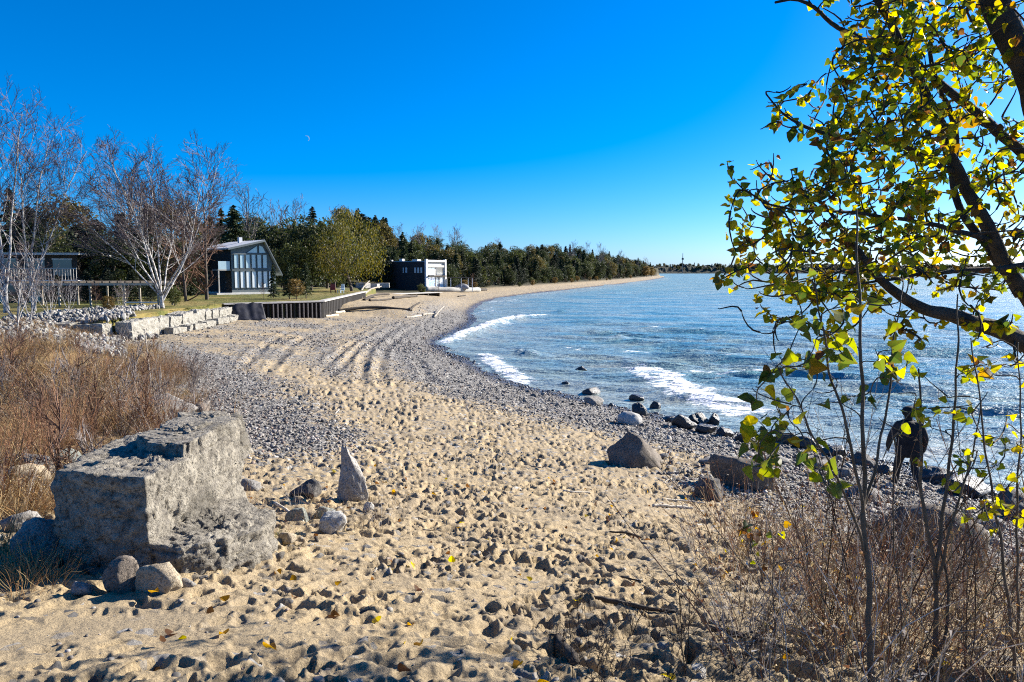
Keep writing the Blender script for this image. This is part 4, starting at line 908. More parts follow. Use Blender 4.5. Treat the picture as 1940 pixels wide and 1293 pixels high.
def birch(seed, H_, stems, lean, spread, twigs=(7, 5, 3), trunk_h=0.08, fine=0.007):
    """many-stemmed bare birch: white stems and boughs, dark fine twigs"""
    rng = np.random.default_rng(seed); k = 9; P = []; Rr = []
    for s in range(stems):
        az = 2 * math.pi * (s + rng.uniform(-.3, .3)) / stems; sp = spread * rng.uniform(0.35, 1.0) if s else spread * 0.15
        d = np.array([math.cos(az) * sp + lean[0], math.sin(az) * sp * 0.7 + lean[1], 1.0]); d /= np.linalg.norm(d)
        hh = H_ * rng.uniform(0.74, 0.95) * (1.0 if s else 0.95); q = [np.array([0, 0, trunk_h * H_ * rng.uniform(0.4, 1)])]
        for j in range(1, k):
            d = unit(d + rng.normal(size=3) * 0.075 + np.array([0, 0, 0.05])); q.append(q[-1] + d * hh / (k - 1))
        P.append(q); Rr.append(np.linspace(0.0062 * H_, 0.0010 * H_, k) * rng.uniform(0.75, 1.1))
    P = np.array(P); Rr = np.array(Rr)
    tr = np.array([[[0, 0, -0.5], [0.02, 0, 0.02 * H_], [0, 0, trunk_h * H_ * 0.6], [0.03, 0, trunk_h * H_ * 1.05]]]); trr = np.array([[.0135, .0115, .010, .008]]) * H_
    B1, R1 = shoots(rng, P, Rr, twigs[0], 0.22, 0.97, (0.62, 0.15), (0.28, 0.5), 7, 0.05, 0.11, 0.42, 0.009)
    B2, R2 = shoots(rng, B1, R1, twigs[1], 0.2, 1.0, (0.6, 0.2), (0.35, 0.6), 5, 0.04, 0.14, 0.5, fine * 1.3)
    B3, R3 = shoots(rng, B2, R2, twigs[2], 0.25, 1.0, (0.55, 0.2), (0.45, 0.8), 4, 0.03, 0.16, 0.6, fine)
    T = tubes(tr, trr, 8); S = tubes(P, Rr, 6); a1 = tubes(B1, R1, 4); a2 = tubes(B2, R2, 3); a3 = tubes(B3, R3, 3)
    return {"trunk": (merge([T, S]), M_birch), "boughs": (a1, M_birch), "twigs": (merge([a2, a3]), M_twig)}
def bare(seed, H_, n=(11, 6, 4), mats=None, fine=0.012, up=0.05, ang=0.75, t0=0.3):
    rng = np.random.default_rng(seed); k = 9; d = np.array([0.03, 0.02, 1.0]); q = [np.array([0, 0, -0.4])]
    for j in range(1, k): d = unit(d + rng.normal(size=3) * 0.04 + np.array([0, 0, .1])); q.append(q[-1] + d * H_ / (k - 1))
    P = np.array([q]); Rr = np.linspace(0.017 * H_, 0.003 * H_, k)[None]
    B1, R1 = shoots(rng, P, Rr, n[0] * 2, t0, 0.98, (ang, 0.18), (0.25, 0.5), 7, up, 0.1, 0.5, 0.012)
    B2, R2 = shoots(rng, B1, R1, n[1], 0.2, 1.0, (0.6, 0.2), (0.35, 0.6), 5, up, 0.12, 0.5, fine * 1.2)
    B3, R3 = shoots(rng, B2, R2, n[2], 0.25, 1.0, (0.5, 0.2), (0.45, 0.8), 4, up, 0.14, 0.6, fine)
    mats = mats or (M_bark, M_twig)
    return {"trunk": (tubes(P, Rr, 7), mats[0]), "twigs": (merge([tubes(B1, R1, 4), tubes(B2, R2, 3), tubes(B3, R3, 3)]), mats[1])}
def spruce(seed, H_, rad, dens=1.0, bottom=0.06, droop=0.25, cs=(0.020, 0.038, 0.014), ce=(0.045, 0.065, 0.022), pw=0.85, size=0.34, bare_to=None):
    rng = np.random.default_rng(seed); nb = int(150 * dens); t = np.sort(rng.uniform(0, 1, nb)); z = H_ * (bottom + (1 - bottom) * t ** 0.9)
    az = rng.uniform(0, 2 * math.pi, nb); L = rad * ((1 - t) ** pw) * rng.uniform(0.65, 1.12, nb) + 0.12
    kk = 16; s = np.linspace(0.08, 1, kk)[None]; lx = np.cos(az)[:, None] * L[:, None] * s; ly = np.sin(az)[:, None] * L[:, None] * s
    lz = z[:, None] + L[:, None] * (0.22 * s - droop * 2 * s ** 2 + 0.12 * s ** 3)
    C = np.stack([lx, ly, lz], -1); dirs = np.stack([np.cos(az)[:, None] * np.ones((1, kk)), np.sin(az)[:, None] * np.ones((1, kk)), -0.35 * np.ones((nb, kk))], -1)
    C = np.repeat(C.reshape(-1, 3), 2, 0); dirs = np.repeat(dirs.reshape(-1, 3), 2, 0); wid = 0.18 * np.repeat((L[:, None] * (1.05 - s * 0.7)).reshape(-1), 2)
    C = C + rng.normal(size=C.shape) * (wid * np.array([[1, 1, .55]]).T).T * 0.8
    V, F = cards(rng, C, size * H_ / 10, 0.0, 0.42, True, dirs)
    tr = np.array([[[0, 0, -0.4], [0, 0, H_ * .35], [0, 0, H_ * .7], [0, 0, H_ * 0.99]]]); trr = np.array([[.017, .013, .008, .002]]) * H_
    return {"trunk": (tubes(tr, trr, 6), M_bark), "crown": ((V, [F]), M_needle, vary(rng, len(C), 3, cs, ce))}
def leafy(seed, H_, rad, cs, ce, c3=None, f3=0.0, n=5200, trunkf=0.25, size=0.28, squash=1.0, droop=0.0, low=0.12, curve=None):
    rng = np.random.default_rng(seed); k = 7
    d = np.array([0.0, 0, 1.0]); q = [np.array([0, 0, -0.4])]
    for j in range(1, k): d = unit(d + rng.normal(size=3) * 0.08 + (np.array(curve) if curve and j < 4 else 0)); q.append(q[-1] + d * H_ * 0.72 / (k - 1))
    P = np.array([q]); Rr = np.linspace(0.022 * H_, 0.006 * H_, k)[None]
    B1, R1 = shoots(rng, P, Rr, 12, trunkf, 0.98, (0.85, 0.2), (0.45, 0.75), 7, 0.03, 0.1, 0.5, 0.02)
    B2, R2 = shoots(rng, B1, R1, 6, 0.25, 1.0, (0.6, 0.2), (0.35, 0.6), 5, 0.02, 0.14, 0.5, 0.012)
    # clumps: foliage gathers round the branch ends inside an uneven crown
    ends = np.vstack([B2[:, 2:].reshape(-1, 3), B1[:, 4:].reshape(-1, 3)])
    cz = H_ * (low + 0.98) / 2; hz = H_ * (0.98 - low) / 2
    nl = 46; u = unit(rng.normal(size=(nl, 3))); rr_ = rng.uniform(0.45, 0.95, nl) ** 0.6
    lobes = np.column_stack([u[:, :2] * rad * rr_[:, None] * 0.9, cz + u[:, 2] * hz * rr_ * 0.86]); lr = rad * rng.uniform(0.22, 0.42, nl)
    pick = rng.integers(0, nl, int(n * 0.75)); v = unit(rng.normal(size=(len(pick), 3))) * (rng.uniform(0.35, 1.0, len(pick)) ** 0.5)[:, None]
    C = lobes[pick] + v * lr[pick][:, None] * np.array([1, 1, 0.8])
    e = ends[rng.integers(0, len(ends), n - len(pick))] + rng.normal(size=(n - len(pick), 3)) * 0.25
    C = np.vstack([C, e])
    if droop: C[:, 2] -= droop * rng.uniform(0, 1, len(C)) ** 2 * H_ * sstep(0.4 * rad, rad, np.hypot(C[:, 0], C[:, 1]))
    C = C[C[:, 2] > 0.04 * H_]
    dirs = None
    if droop: dirs = np.tile(np.array([[0.1, 0, -1.0]]), (len(C), 1))
    V, F = cards(rng, C, size, 0, 0.75 if not droop else 0.35, False, dirs)
    return {"trunk": (merge([tubes(P, Rr, 7), tubes(B1, R1, 5), tubes(B2, R2, 3)]), M_bark), "crown": ((V, [F]), M_leaf, vary(rng, len(C), 4, cs, ce, c3, f3))}
_n = [0]
def proto(d):
    out = []
    for nm, t in d.items():
        (V, F), m = t[0], t[1]; out.append((nm, mesh_data(nm, V, F, m, nm in ("trunk", "boughs"), t[2] if len(t) > 2 else None)))
    return out
def plant(pr, name, loc, label, cat="tree", group=None, s=1.0, rz=0.0, sxy=1.0):
    t = thing(name, loc, label, cat, group, rz); t.scale = (s * sxy, s * sxy, s)
    for nm, me in pr: link(nm, me, t)
    return t
def spot(px, Y, lawn=True):
    p = at(px, 560, Y); z = LZ(p[0], Y) if lawn and inside(np.array([p[0]]), np.array([Y]), LAWN)[0] else zat(p[0], Y)
    return (p[0], Y, z)
# birches on the near lawn
plant(proto(birch(1, 11.6, 9, (-0.08, 0.0), 0.85, (15, 9, 6), fine=0.010)), "birch_tree", spot(306, 47), "big bare white birch with many stems fanning over the pergola", s=0.88, sxy=1.12)
plant(proto(birch(2, 13.2, 4, (0.0, 0.0), 0.22, (14, 8, 6), fine=0.009)), "birch_tree", spot(10, 42), "tall slender bare birch at the left edge of the photo")
plant(proto(birch(3, 11.8, 3, (0.17, 0.0), 0.18, (14, 8, 6), 0.12, 0.009)), "birch_tree", spot(62, 44), "bare birch leaning right over the flat-roofed house")
crook = proto(birch(4, 4.2, 6, (0.1, -0.05), 0.9, (7, 5, 3), 0.1, 0.006))
for a_, b_, c_, l_ in ((92, 38, .62, "low grey bare shrub in front of the balcony's left end"), (128, 40, .5, "low grey bare shrub in front of the pergola's left end"), (55, 36, .7, "tangled bare shrub between the two left birches"), (232, 42.5, .4, "small bare shrub on the rubble bank near the birch")):
    plant(crook, "bare_shrub", spot(a_, b_), l_, "shrub", None, c_, a_)
plant(crook, "bare_tree", spot(30, 33), "low crooked bare tree in front of the flat-roofed house")
# reddish bare tree beside the cottage
plant(proto(bare(5, 9.6, (14, 7, 5), (M_bark, M_twr), 0.019, 0.04, 0.8, 0.06)), "bare_tree", spot(392, 62), "dense reddish-brown bare tree just left of the cottage")
plant(proto(bare(15, 7.0, (13, 7, 5), (M_bark, M_twr), 0.018, 0.04, 0.9, 0.04)), "bare_tree", spot(352, 58), "low reddish-brown bare tree behind the big birch's right side")
cedarA = proto(spruce(20, 8.0, 2.3, 1.7, 0.02, 0.1, (0.012, 0.02, 0.010), (0.03, 0.042, 0.018), 0.5, 0.30)); cedarB = proto(spruce(21, 9.0, 2.2, 1.6, 0.02, 0.12, (0.018, 0.028, 0.012), (0.045, 0.055, 0.02), 0.6, 0.30))
sprA = proto(spruce(22, 10.0, 2.1, 1.3)); sprB = proto(spruce(23, 10.0, 1.7, 1.2, 0.05, 0.3)); sprC = proto(spruce(24, 10.0, 2.6, 1.3, 0.08, 0.2, (0.03, 0.045, 0.015), (0.065, 0.08, 0.026), 0.7))
pine = proto(spruce(25, 12.0, 2.3, 0.8, 0.52, 0.05, (0.016, 0.03, 0.014), (0.035, 0.052, 0.022), 0.4, 0.34))
olive = proto(leafy(30, 10, 3.4, (0.07, 0.065, 0.018), (0.13, 0.105, 0.03), (0.18, 0.12, 0.04), 0.12)); dkgreen = proto(leafy(31, 10, 3.6, (0.022, 0.034, 0.012), (0.055, 0.065, 0.02), None, 0, 6500, low=0.05))
willow = proto(leafy(32, 10.4, 4.6, (0.10, 0.095, 0.015), (0.19, 0.15, 0.022), (0.06, 0.07, 0.015), 0.3, 9000, 0.2, 0.26, droop=0.22, low=0.08, curve=(0.12, 0, 0)))
green2 = proto(leafy(33, 9, 3.6, (0.04, 0.055, 0.014), (0.085, 0.09, 0.024), None, 0, 6000, low=0.05)); golden = proto(leafy(34, 8, 3.0, (0.15, 0.10, 0.03), (0.24, 0.15, 0.05), (0.09, 0.08, 0.03), 0.3, 3600))
bareG = proto(bare(40, 12, (10, 6, 3), (M_bark, M_gtwig), 0.022, 0.06, 0.6)); bareH = proto(bare(41, 11, (9, 6, 3), (M_bark, M_gtwig), 0.022, 0.05, 0.75)); bareR = proto(bare(42, 10, (10, 6, 3), (M_bark, M_twr), 0.022, 0.06, 0.7))
# trees behind the near lawn: pixel of the trunk, metres ahead, prototype, name, scale, label
for px, Y, pr, nm, s, lab in (
    (28, 72, sprA, "spruce_tree", 1.02, "dark spruce between the birches at the left edge"), (-40, 70, cedarB, "cedar_tree", 1.1, "dark cedar cut off by the left edge of the photo"),
    (128, 84, olive, "leafy_tree", 1.12, "olive-brown tree behind the flat-roofed house"), (190, 66, cedarA, "cedar_tree", 0.86, "black-green cedar directly behind the pergola's left end"),
    (238, 68, cedarA, "cedar_tree", 0.95, "black-green cedar behind the big birch trunk"), (285, 72, cedarB, "cedar_tree", 0.98, "dark cedar behind the big birch's middle stems"),
    (172, 63, cedarA, "cedar_tree", 0.72, "black-green cedar between the flat-roofed house and the pergola"), (150, 66, cedarA, "cedar_tree", 0.8, "black-green cedar right behind the balcony corner"), (160, 78, cedarB, "cedar_tree", 0.8, "dark cedar above the balcony railing"), (330, 80, olive, "leafy_tree", 1.02, "brownish tree showing through the big birch's crown"),
    (245, 96, bareR, "bare_tree", 1.35, "tall rusty bare tree behind the big birch's left crown"), (300, 100, bareR, "bare_tree", 1.45, "tall rusty bare tree behind the big birch's right crown"),
    (85, 100, dkgreen, "leafy_tree", 1.1, "dark green tree behind the leaning birch"), (402, 90, cedarB, "cedar_tree", 1.0, "dark cedar behind the cottage's left roof end"),
    (448, 100, sprC, "spruce_tree", 1.12, "green spruce rising behind the cottage roof's left slope"), (424, 104, sprA, "spruce_tree", 1.1, "dark spruce left of the cottage ridge"),
    (476, 118, bareG, "bare_tree", 1.25, "tall bare tree standing alone above the cottage ridge"), (500, 112, sprC, "spruce_tree", 0.98, "green spruce behind the cottage gable peak"),
    (535, 110, bareR, "bare_tree", 1.12, "rusty bare tree right of the cottage peak"), (562, 118, bareG, "bare_tree", 1.1, "grey bare tree with upright crown behind the dark leafy tree"),
    (540, 96, dkgreen, "leafy_tree", 0.98, "dark leafy tree just right of the cottage gable"), (590, 94, dkgreen, "leafy_tree", 1.0, "dark leafy tree between cottage and willow"),
    (634, 120, bareH, "bare_tree", 1.1, "bare tree behind the willow's left shoulder"), (620, 104, green2, "leafy_tree", 1.15, "green leafy tree behind the willow's left side"),
    (668, 90, willow, "willow_tree", 0.98, "yellow-green willow beside the end of the seawall"), (560, 88, green2, "leafy_tree", 0.72, "low green tree behind the small spruces"),
    (518, 66, sprB, "spruce_tree", 0.30, "small blue-green spruce right in front of the cottage windows"), (548, 64, sprA, "spruce_tree", 0.31, "small dark spruce in the middle of the row by the seawall"),
    (580, 65, sprC, "spruce_tree", 0.31, "small bright green spruce at the right of the row by the seawall"), (562, 62.5, golden, "shrub", 0.24, "orange-leaved shrub between the two right small spruces"),
    (500, 62, bareR, "shrub", 0.13, "reddish bare shrub on the lawn below the cottage"), (180, 43, bareR, "shrub", 0.16, "rusty bare shrub in front of the pergola"), (205, 42, golden, "shrub", 0.13, "tan grassy shrub at the pergola's front post"),
    (120, 62, dkgreen, "leafy_tree", 0.62, "dark leafy tree behind the flat-roofed house's right end"), (212, 61, dkgreen, "leafy_tree", 0.6, "dark leafy tree behind the pergola's middle"), (262, 63, cedarA, "cedar_tree", 0.72, "broad black-green cedar behind the big birch's left stems"), (322, 66, dkgreen, "leafy_tree", 0.6, "dark leafy tree behind the big birch's right stems"), (362, 72, cedarB, "cedar_tree", 0.78, "dark cedar behind the reddish bare trees"), (60, 66, cedarA, "cedar_tree", 1.0, "black-green cedar rising behind the flat roof"),
    (165, 55, cedarA, "cedar_shrub", 0.30, "dark rounded cedar bush behind the pergola's left posts"), (205, 55.5, cedarA, "cedar_shrub", 0.33, "dark rounded cedar bush behind the pergola's middle posts"), (250, 56, cedarB, "cedar_shrub", 0.28, "dark rounded cedar bush behind the pergola's right posts"), (285, 56, cedarA, "cedar_shrub", 0.27, "dark rounded cedar bush right behind the big birch trunk"), (110, 52.8, cedarA, "cedar_shrub", 0.26, "dark cedar bush against the flat-roofed house's wall"),
    (330, 50, green2, "shrub", 0.16, "green shrub at the foot of the big birch")):
    plant(pr, nm, spot(px, Y), lab, "shrub" if "shrub" in nm else "tree", None, s, px * 0.7)
# wooded bluff: (left px, right px, near Y, far Y, count)
rng = np.random.default_rng(77)
def wood(n, pxr, Yr, kinds, group, smin, smax, keep=None):
    k = 0; tries = 0
    while k < n and tries < n * 40:
        tries += 1
        px = rng.uniform(*pxr); Y = math.exp(rng.uniform(math.log(Yr[0]), math.log(Yr[1]))); p = at(px, 540, Y)
        d = float(shore_d(np.array([p[0]]), np.array([Y]))[0])
        if d < 15 or (keep and not keep(px, Y, d)): continue
        pr, nm, lab = kinds[rng.integers(0, len(kinds))]
        plant(pr, nm, (p[0], Y, zat(p[0], Y) - 0.1), lab, "tree", group, rng.uniform(smin, smax), rng.uniform(0, 6)); k += 1
kb = [(sprA, "spruce_tree", "dark conifer on the slope behind the modern house"), (cedarA, "cedar_tree", "rounded dark cedar on the slope behind the modern house"), (cedarB, "cedar_tree", "rounded dark cedar on the slope behind the modern house"),
      (sprC, "spruce_tree", "dark conifer on the slope behind the modern house"), (dkgreen, "leafy_tree", "dark leafy tree on the slope behind the modern house")]
wood(64, (640, 880), (140, 190), kb, "trees on the slope behind the modern house", 0.62, 0.95)
wood(16, (-120, 560), (120, 150), [(dkgreen, "leafy_tree", "dark tree in the wood far behind the cottage"), (sprA, "spruce_tree", "dark conifer in the wood far behind the cottage"), (cedarB, "cedar_tree", "dark cedar in the wood far behind the cottage")], "wood far behind the cottage", 0.8, 1.0)
for px, Y in ((688, 172), (700, 176), (712, 172), (724, 178), (735, 174), (680, 178)):
    plant(pine, "pine_tree", (at(px, 500, Y)[0], Y, zat(at(px, 500, Y)[0], Y)), "%s bare-trunked tall pine on the bluff above the willow, from the left" % {680: "first", 688: "second", 700: "third", 712: "fourth", 724: "fifth", 735: "sixth"}[px], "tree", "tall pines on the bluff", rng.uniform(0.62, 0.74), px)
plant(bareH, "bare_tree", (at(762, 500, 178)[0], 178, zat(at(762, 500, 178)[0], 178)), "pale bare tree on the skyline right of the tall pines", "tree", None, 0.85)
plant(bareH, "bare_tree", (at(775, 500, 182)[0], 182, zat(at(775, 500, 182)[0], 182)), "smaller bare tree on the skyline beside the pale one", "tree", None, 0.65, 2)
kf = [(sprA, "spruce_tree", "dark conifer in the wood along the far beach"), (cedarB, "cedar_tree", "dark cedar in the wood along the far beach"), (sprC, "spruce_tree", "green conifer in the wood along the far beach"), (cedarA, "cedar_tree", "dark cedar in the wood along the far beach"),
      (dkgreen, "leafy_tree", "dark leafy tree in the wood along the far beach"), (dkgreen, "leafy_tree", "dark leafy tree in the wood along the far beach"), (bareG, "bare_tree", "bare tree in the wood along the far beach"), (olive, "leafy_tree", "olive leafy tree in the wood along the far beach"), (green2, "leafy_tree", "green leafy tree in the wood along the far beach"), (dkgreen, "leafy_tree", "dark leafy tree in the wood along the far beach")]
SHN = SHORE[(SHORE[:, 1] > 118)]           # the far run of the shoreline; inland is to its left
def belt(n, t0, t1, d0, d1, kinds, group, smin, smax, kz=0.0):
    seg = np.linalg.norm(np.diff(SHN, axis=0), axis=1); cum = np.concatenate([[0], np.cumsum(seg)])
    for k in range(n):
        f = t0 + (t1 - t0) * ((k + rng.uniform()) / n) ** 1.35; s_ = f * cum[-1]; i = min(np.searchsorted(cum, s_, 'right') - 1, len(seg) - 1)
        p = SHN[i] + (SHN[i + 1] - SHN[i]) * ((s_ - cum[i]) / seg[i]); dv = (SHN[i + 1] - SHN[i]) / seg[i]; q = p + np.array([-dv[1], dv[0]]) * rng.uniform(d0, d1)
        if shore_d(np.array([q[0]]), np.array([q[1]]))[0] < d0 * 0.7 or (abs(q[0] - MC[0] - 1) < 11 and abs(q[1] - MC[1] - 4) < 9): continue
        pr, nm, lab = kinds[rng.integers(0, len(kinds))]
        plant(pr, nm, (q[0], q[1], zat(q[0], q[1]) - 0.1), lab, "tree" if nm != "shrub" else "shrub", group, rng.uniform(smin, smax) * (1 + kz * f), rng.uniform(0, 6))
belt(84, 0.06, 1.0, 12, 22, kf, "wood along the far beach", 0.45, 0.85, 0.7)
belt(85, 0.04, 1.0, 22, 40, kf, "wood along the far beach", 0.65, 1.0, 0.6)
belt(30, 0.0, 0.9, 40, 58, kf, "wood along the far beach", 0.7, 1.0, 0.3)
belt(30, 0.0, 0.5, 9, 13, [(golden, "shrub", "low tawny shrub at the wood's edge along the far beach"), (green2, "shrub", "low green shrub at the wood's edge along the far beach"), (bareR, "shrub", "low bare shrub at the wood's edge along the far beach")], "shrubs at the wood's edge", 0.15, 0.32)
belt(8, 0.72, 0.98, 9, 14, [(golden, "leafy_tree", "tawny autumn tree near the end of the wooded point")], "autumn trees on the point", 0.8, 1.2)
# ---------------------------------------------------------------- scattered small stuff (pebbles, rubble, brush) as instanced masses
_store = {}
def source(name, meshes):
    c = bpy.data.collections.new(name)
    for i, me in enumerate(meshes):
        c.objects.link(bpy.data.objects.new("%s_piece_%d" % (name, i), me))
    return c
def scatter(name, P, rot, scl, coll, label, kinds=None):
    """one object that carries many pieces of uncountable stuff"""
    me = bpy.data.meshes.new(name); n = len(P); me.vertices.add(n); me.vertices.foreach_set("co", np.asarray(P, np.float32).ravel())
    for an, tp, dat in (("rot", 'FLOAT_VECTOR', rot), ("scl", 'FLOAT_VECTOR', scl)):
        a = me.attributes.new(an, tp, 'POINT'); a.data.foreach_set("vector", np.asarray(dat, np.float32).ravel())
    m = len(coll.objects); a = me.attributes.new("pick", 'INT', 'POINT'); rg = np.random.default_rng(n)
    a.data.foreach_set("value", (rg.integers(0, m, n) if kinds is None else np.asarray(kinds)).astype(np.int32))
    ng = bpy.data.node_groups.new(name, 'GeometryNodeTree')
    ng.interface.new_socket("Geometry", in_out='INPUT', socket_type='NodeSocketGeometry'); ng.interface.new_socket("Geometry", in_out='OUTPUT', socket_type='NodeSocketGeometry')
    nn = ng.nodes; gi = nn.new("NodeGroupInput"); go = nn.new("NodeGroupOutput"); ip = nn.new("GeometryNodeInstanceOnPoints"); ci = nn.new("GeometryNodeCollectionInfo")
    ci.inputs[0].default_value = coll; ci.inputs[1].default_value = True; ci.inputs[2].default_value = True
    def na(nm, tp):
        q = nn.new("GeometryNodeInputNamedAttribute"); q.data_type = tp; q.inputs[0].default_value = nm; return q.outputs[0]
    eu = nn.new("FunctionNodeEulerToRotation"); L = ng.links.new
    L(na("rot", 'FLOAT_VECTOR'), eu.inputs[0]); L(gi.outputs[0], ip.inputs['Points']); L(ci.outputs[0], ip.inputs['Instance']); ip.inputs['Pick Instance'].default_value = True
    L(na("pick", 'INT'), ip.inputs['Instance Index']); L(eu.outputs[0], ip.inputs['Rotation']); L(na("scl", 'FLOAT_VECTOR'), ip.inputs['Scale']); L(ip.outputs[0], go.inputs[0])
    o = link(name, me); md = o.modifiers.new("scatter", 'NODES'); md.node_group = ng
    return tag(o, label, None, None, "stuff")
def ground_z(x, y):
    d = shore_d(x, y); return zbase(x, y, d) + micro(x, y, d, peb_weight(x, y, d)), d
# pebbles
def pebble_mat(name, c, rough=0.7, spread=True):
    m, n, l, b = new_mat(name); oi = N(n, "ShaderNodeObjectInfo")
    cc = ramp(n, l, oi.outputs['Random'], c)
    tc = N(n, "ShaderNodeTexCoord"); nz = N(n, "ShaderNodeTexNoise", Scale=3.0, Detail=4); l.new(tc.outputs['Object'], nz.inputs[0])
    l.new(mixc(n, l, 0.35, cc, mixc(n, l, 1.0, cc, nz.outputs['Color'], 'MULTIPLY')), b.inputs['Base Color']); b.inputs['Roughness'].default_value = rough
    return m
PEBC = [(0.0, (0.055, 0.05, 0.045)), (0.25, (0.14, 0.125, 0.11)), (0.5, (0.24, 0.215, 0.185)), (0.75, (0.33, 0.30, 0.26)), (0.9, (0.26, 0.17, 0.12)), (1.0, (0.52, 0.49, 0.45))]
M_peb = pebble_mat("pebbles", PEBC); M_pebw = pebble_mat("wet_pebbles", [(p, tuple(0.42 * q for q in c)) for p, c in PEBC], 0.25)
M_rub = pebble_mat("white_rubble", [(0.0, (0.14, 0.13, 0.115)), (0.5, (0.28, 0.265, 0.24)), (1.0, (0.46, 0.44, 0.40))], 0.85)
def peb_meshes(mat, n=5, ang=0.3, sub=2):
    out = []
    for i in range(n):
        V, F = rock_geo((1, 0.8, 0.55), 500 + i, sub, 7, ang, 0.06, flat_base=-2); V[:, 2] -= 0.2; out.append(mesh_data("pebble", V, F, mat, True))
    return out
C_peb = source("pebble", peb_meshes(M_peb)); C_pebw = source("wet_pebble", peb_meshes(M_pebw)); C_rub = source("rubble", peb_meshes(M_rub, 6, 0.95, 2))
def scatter_pebbles():
    rg = np.random.default_rng(9); out = []
    for n, r0, r1, s0, s1 in ((42000, 3.2, 20, 0.012, 0.06), (90000, 13, 48, 0.035, 0.10), (34000, 40, 90, 0.07, 0.17), (5000, 11, 48, 0.09, 0.24)):
        r = np.exp(rg.uniform(math.log(r0), math.log(r1), n)); th = rg.uniform(R(-36), R(40), n); x = r * np.sin(th); y = r * np.cos(th)
        d = shore_d(x, y); pw = peb_weight(x, y, d); k = (d > -0.8) & (rg.uniform(size=n) < np.where(pw > 0.2, pw ** 1.3, 0) + 0.02 * (r < 20)) & ~inside(x, y, LAWN) & (grass_weight(x, y) < 0.6)
        k &= (s1 < .2) | (d < 4.5)
        x, y, d = x[k], y[k], d[k]; s = s0 + (s1 - s0) * rg.uniform(size=len(x)) ** 2.6
        out.append(np.column_stack([x, y, s, d]))
    A_ = np.vstack(out); x, y, s, d = A_.T; pw = peb_weight(x, y, d); z = zbase(x, y, d) + micro(x, y, d, pw)
    rot = np.column_stack([rg.normal(0, .35, len(x)), rg.normal(0, .35, len(x)), rg.uniform(0, 6.28, len(x))])
    scl = s[:, None] * rg.uniform(0.75, 1.3, (len(x), 3)); P = np.column_stack([x, y, z]); wt = d < 0.75 + 0.5 * noise2(x / 1.5, y / 1.5, 77)
    scatter("pebbles", P[~wt], rot[~wt], scl[~wt], C_peb, "mixed grey and tan pebbles strewn over the beach")
    scatter("wet_pebbles", P[wt], rot[wt], scl[wt], C_pebw, "dark wet pebbles along the water's edge")
    print("pebbles", len(x))
scatter_pebbles()
def riprap():
    rg = np.random.default_rng(12); n = 12000; x = rg.uniform(-30, -14, n); y = rg.uniform(26.5, 47, n)
    poly = [(-19.0, 36.0), (-18.4, 38.5), (-22.0, 40.5), (-22.3, 47), (-24.4, 47), (-25.5, 40.5), (-26.5, 38.5), (-21.0, 27.0), (-14.5, 27.5)]
    k = inside(x, y, poly); x, y = x[k], y[k]
    z = np.maximum(zbase(x, y), np.where(inside(x, y, LAWN), lawn_z(x, y), 0)) + rg.uniform(0, 0.16, len(x))
    s = rg.uniform(0.12, 0.34, len(x))[:, None] * rg.uniform(0.7, 1.3, (len(x), 3))
    scatter("riprap_stones", np.column_stack([x, y, z]), rg.uniform(-3, 3, (len(x), 3)), s, C_rub, "bank of white broken rubble stones below the near lawn")
riprap()
# ---------------------------------------------------------------- dry brush and weeds
M_dry = leafmat("dry_grass", 0.25, 0.7, True, boost=1.1, rnd=0.25)
def tuft(seed, n, h, spread, cols, r=0.004, side=2, lean=0.5, k=5, seeds=0.0, curl=0.15):
    """a clump of dry stems with side twigs and seed heads"""
    rg = np.random.default_rng(seed); az = rg.uniform(0, 6.28, n); b = np.column_stack([np.cos(az), np.sin(az)]) * (spread * rg.uniform(0, 1, n) ** .6)[:, None]
    d = unit(np.column_stack([b / spread * lean * rg.uniform(0.2, 1, n)[:, None] + rg.normal(0, .12, (n, 2)), np.ones(n)])); L = h * rg.uniform(0.5, 1.1, n); P = np.empty((n, k, 3)); P[:, 0] = np.column_stack([b, np.full(n, -0.05)])
    for j in range(1, k): d = unit(d + rg.normal(size=d.shape) * curl * .6 + np.column_stack([b / spread * curl, np.zeros(n)])); P[:, j] = P[:, j - 1] + d * (L / (k - 1))[:, None]
    Rr = (r * rg.uniform(0.6, 1.2, n))[:, None] * np.linspace(1, .45, k)[None]; parts = [tubes(P, Rr, 3)]; c = [np.repeat(np.array(cols)[rg.integers(0, len(cols), n)] * rg.uniform(.7, 1.2, n)[:, None], k * 3, 0)]
    if side:
        B, RB = shoots(rg, P, Rr, side, 0.3, 0.98, (0.6, 0.25), (0.15, 0.4), 3, 0.05, 0.15, 0.6, r * .45); parts.append(tubes(B, RB, 3)); m = len(B)
        c.append(np.repeat(np.array(cols)[rg.integers(0, len(cols), m)] * rg.uniform(.7, 1.2, m)[:, None], 9, 0))
        E = B[:, -1]
    else: E = P[:, -1]
    if seeds:
        q = np.repeat(E, 3, 0) + rg.normal(size=(len(E) * 3, 3)) * 0.02; q = q[rg.uniform(size=len(q)) < seeds]
        V, F = cards(rg, q, 0.017, 0, .6, True); parts.append((V, [F])); c.append(np.repeat(np.array(cols)[rg.integers(0, len(cols), len(q))] * 1.0, 3, 0))
    V, F = merge(parts); return mesh_data("tuft", V, F, M_dry, False, np.vstack(c))
TAN = [(0.42, 0.30, 0.14), (0.50, 0.38, 0.19), (0.34, 0.22, 0.09), (0.42, 0.24, 0.10)]; RUS = [(0.26, 0.12, 0.06), (0.34, 0.17, 0.08), (0.19, 0.10, 0.06), (0.38, 0.25, 0.14)]; GREY = [(0.40, 0.35, 0.30), (0.52, 0.47, 0.41), (0.24, 0.19, 0.15)]; DK = [(0.05, 0.035, 0.025), (0.08, 0.055, 0.04), (0.12, 0.08, 0.05)]
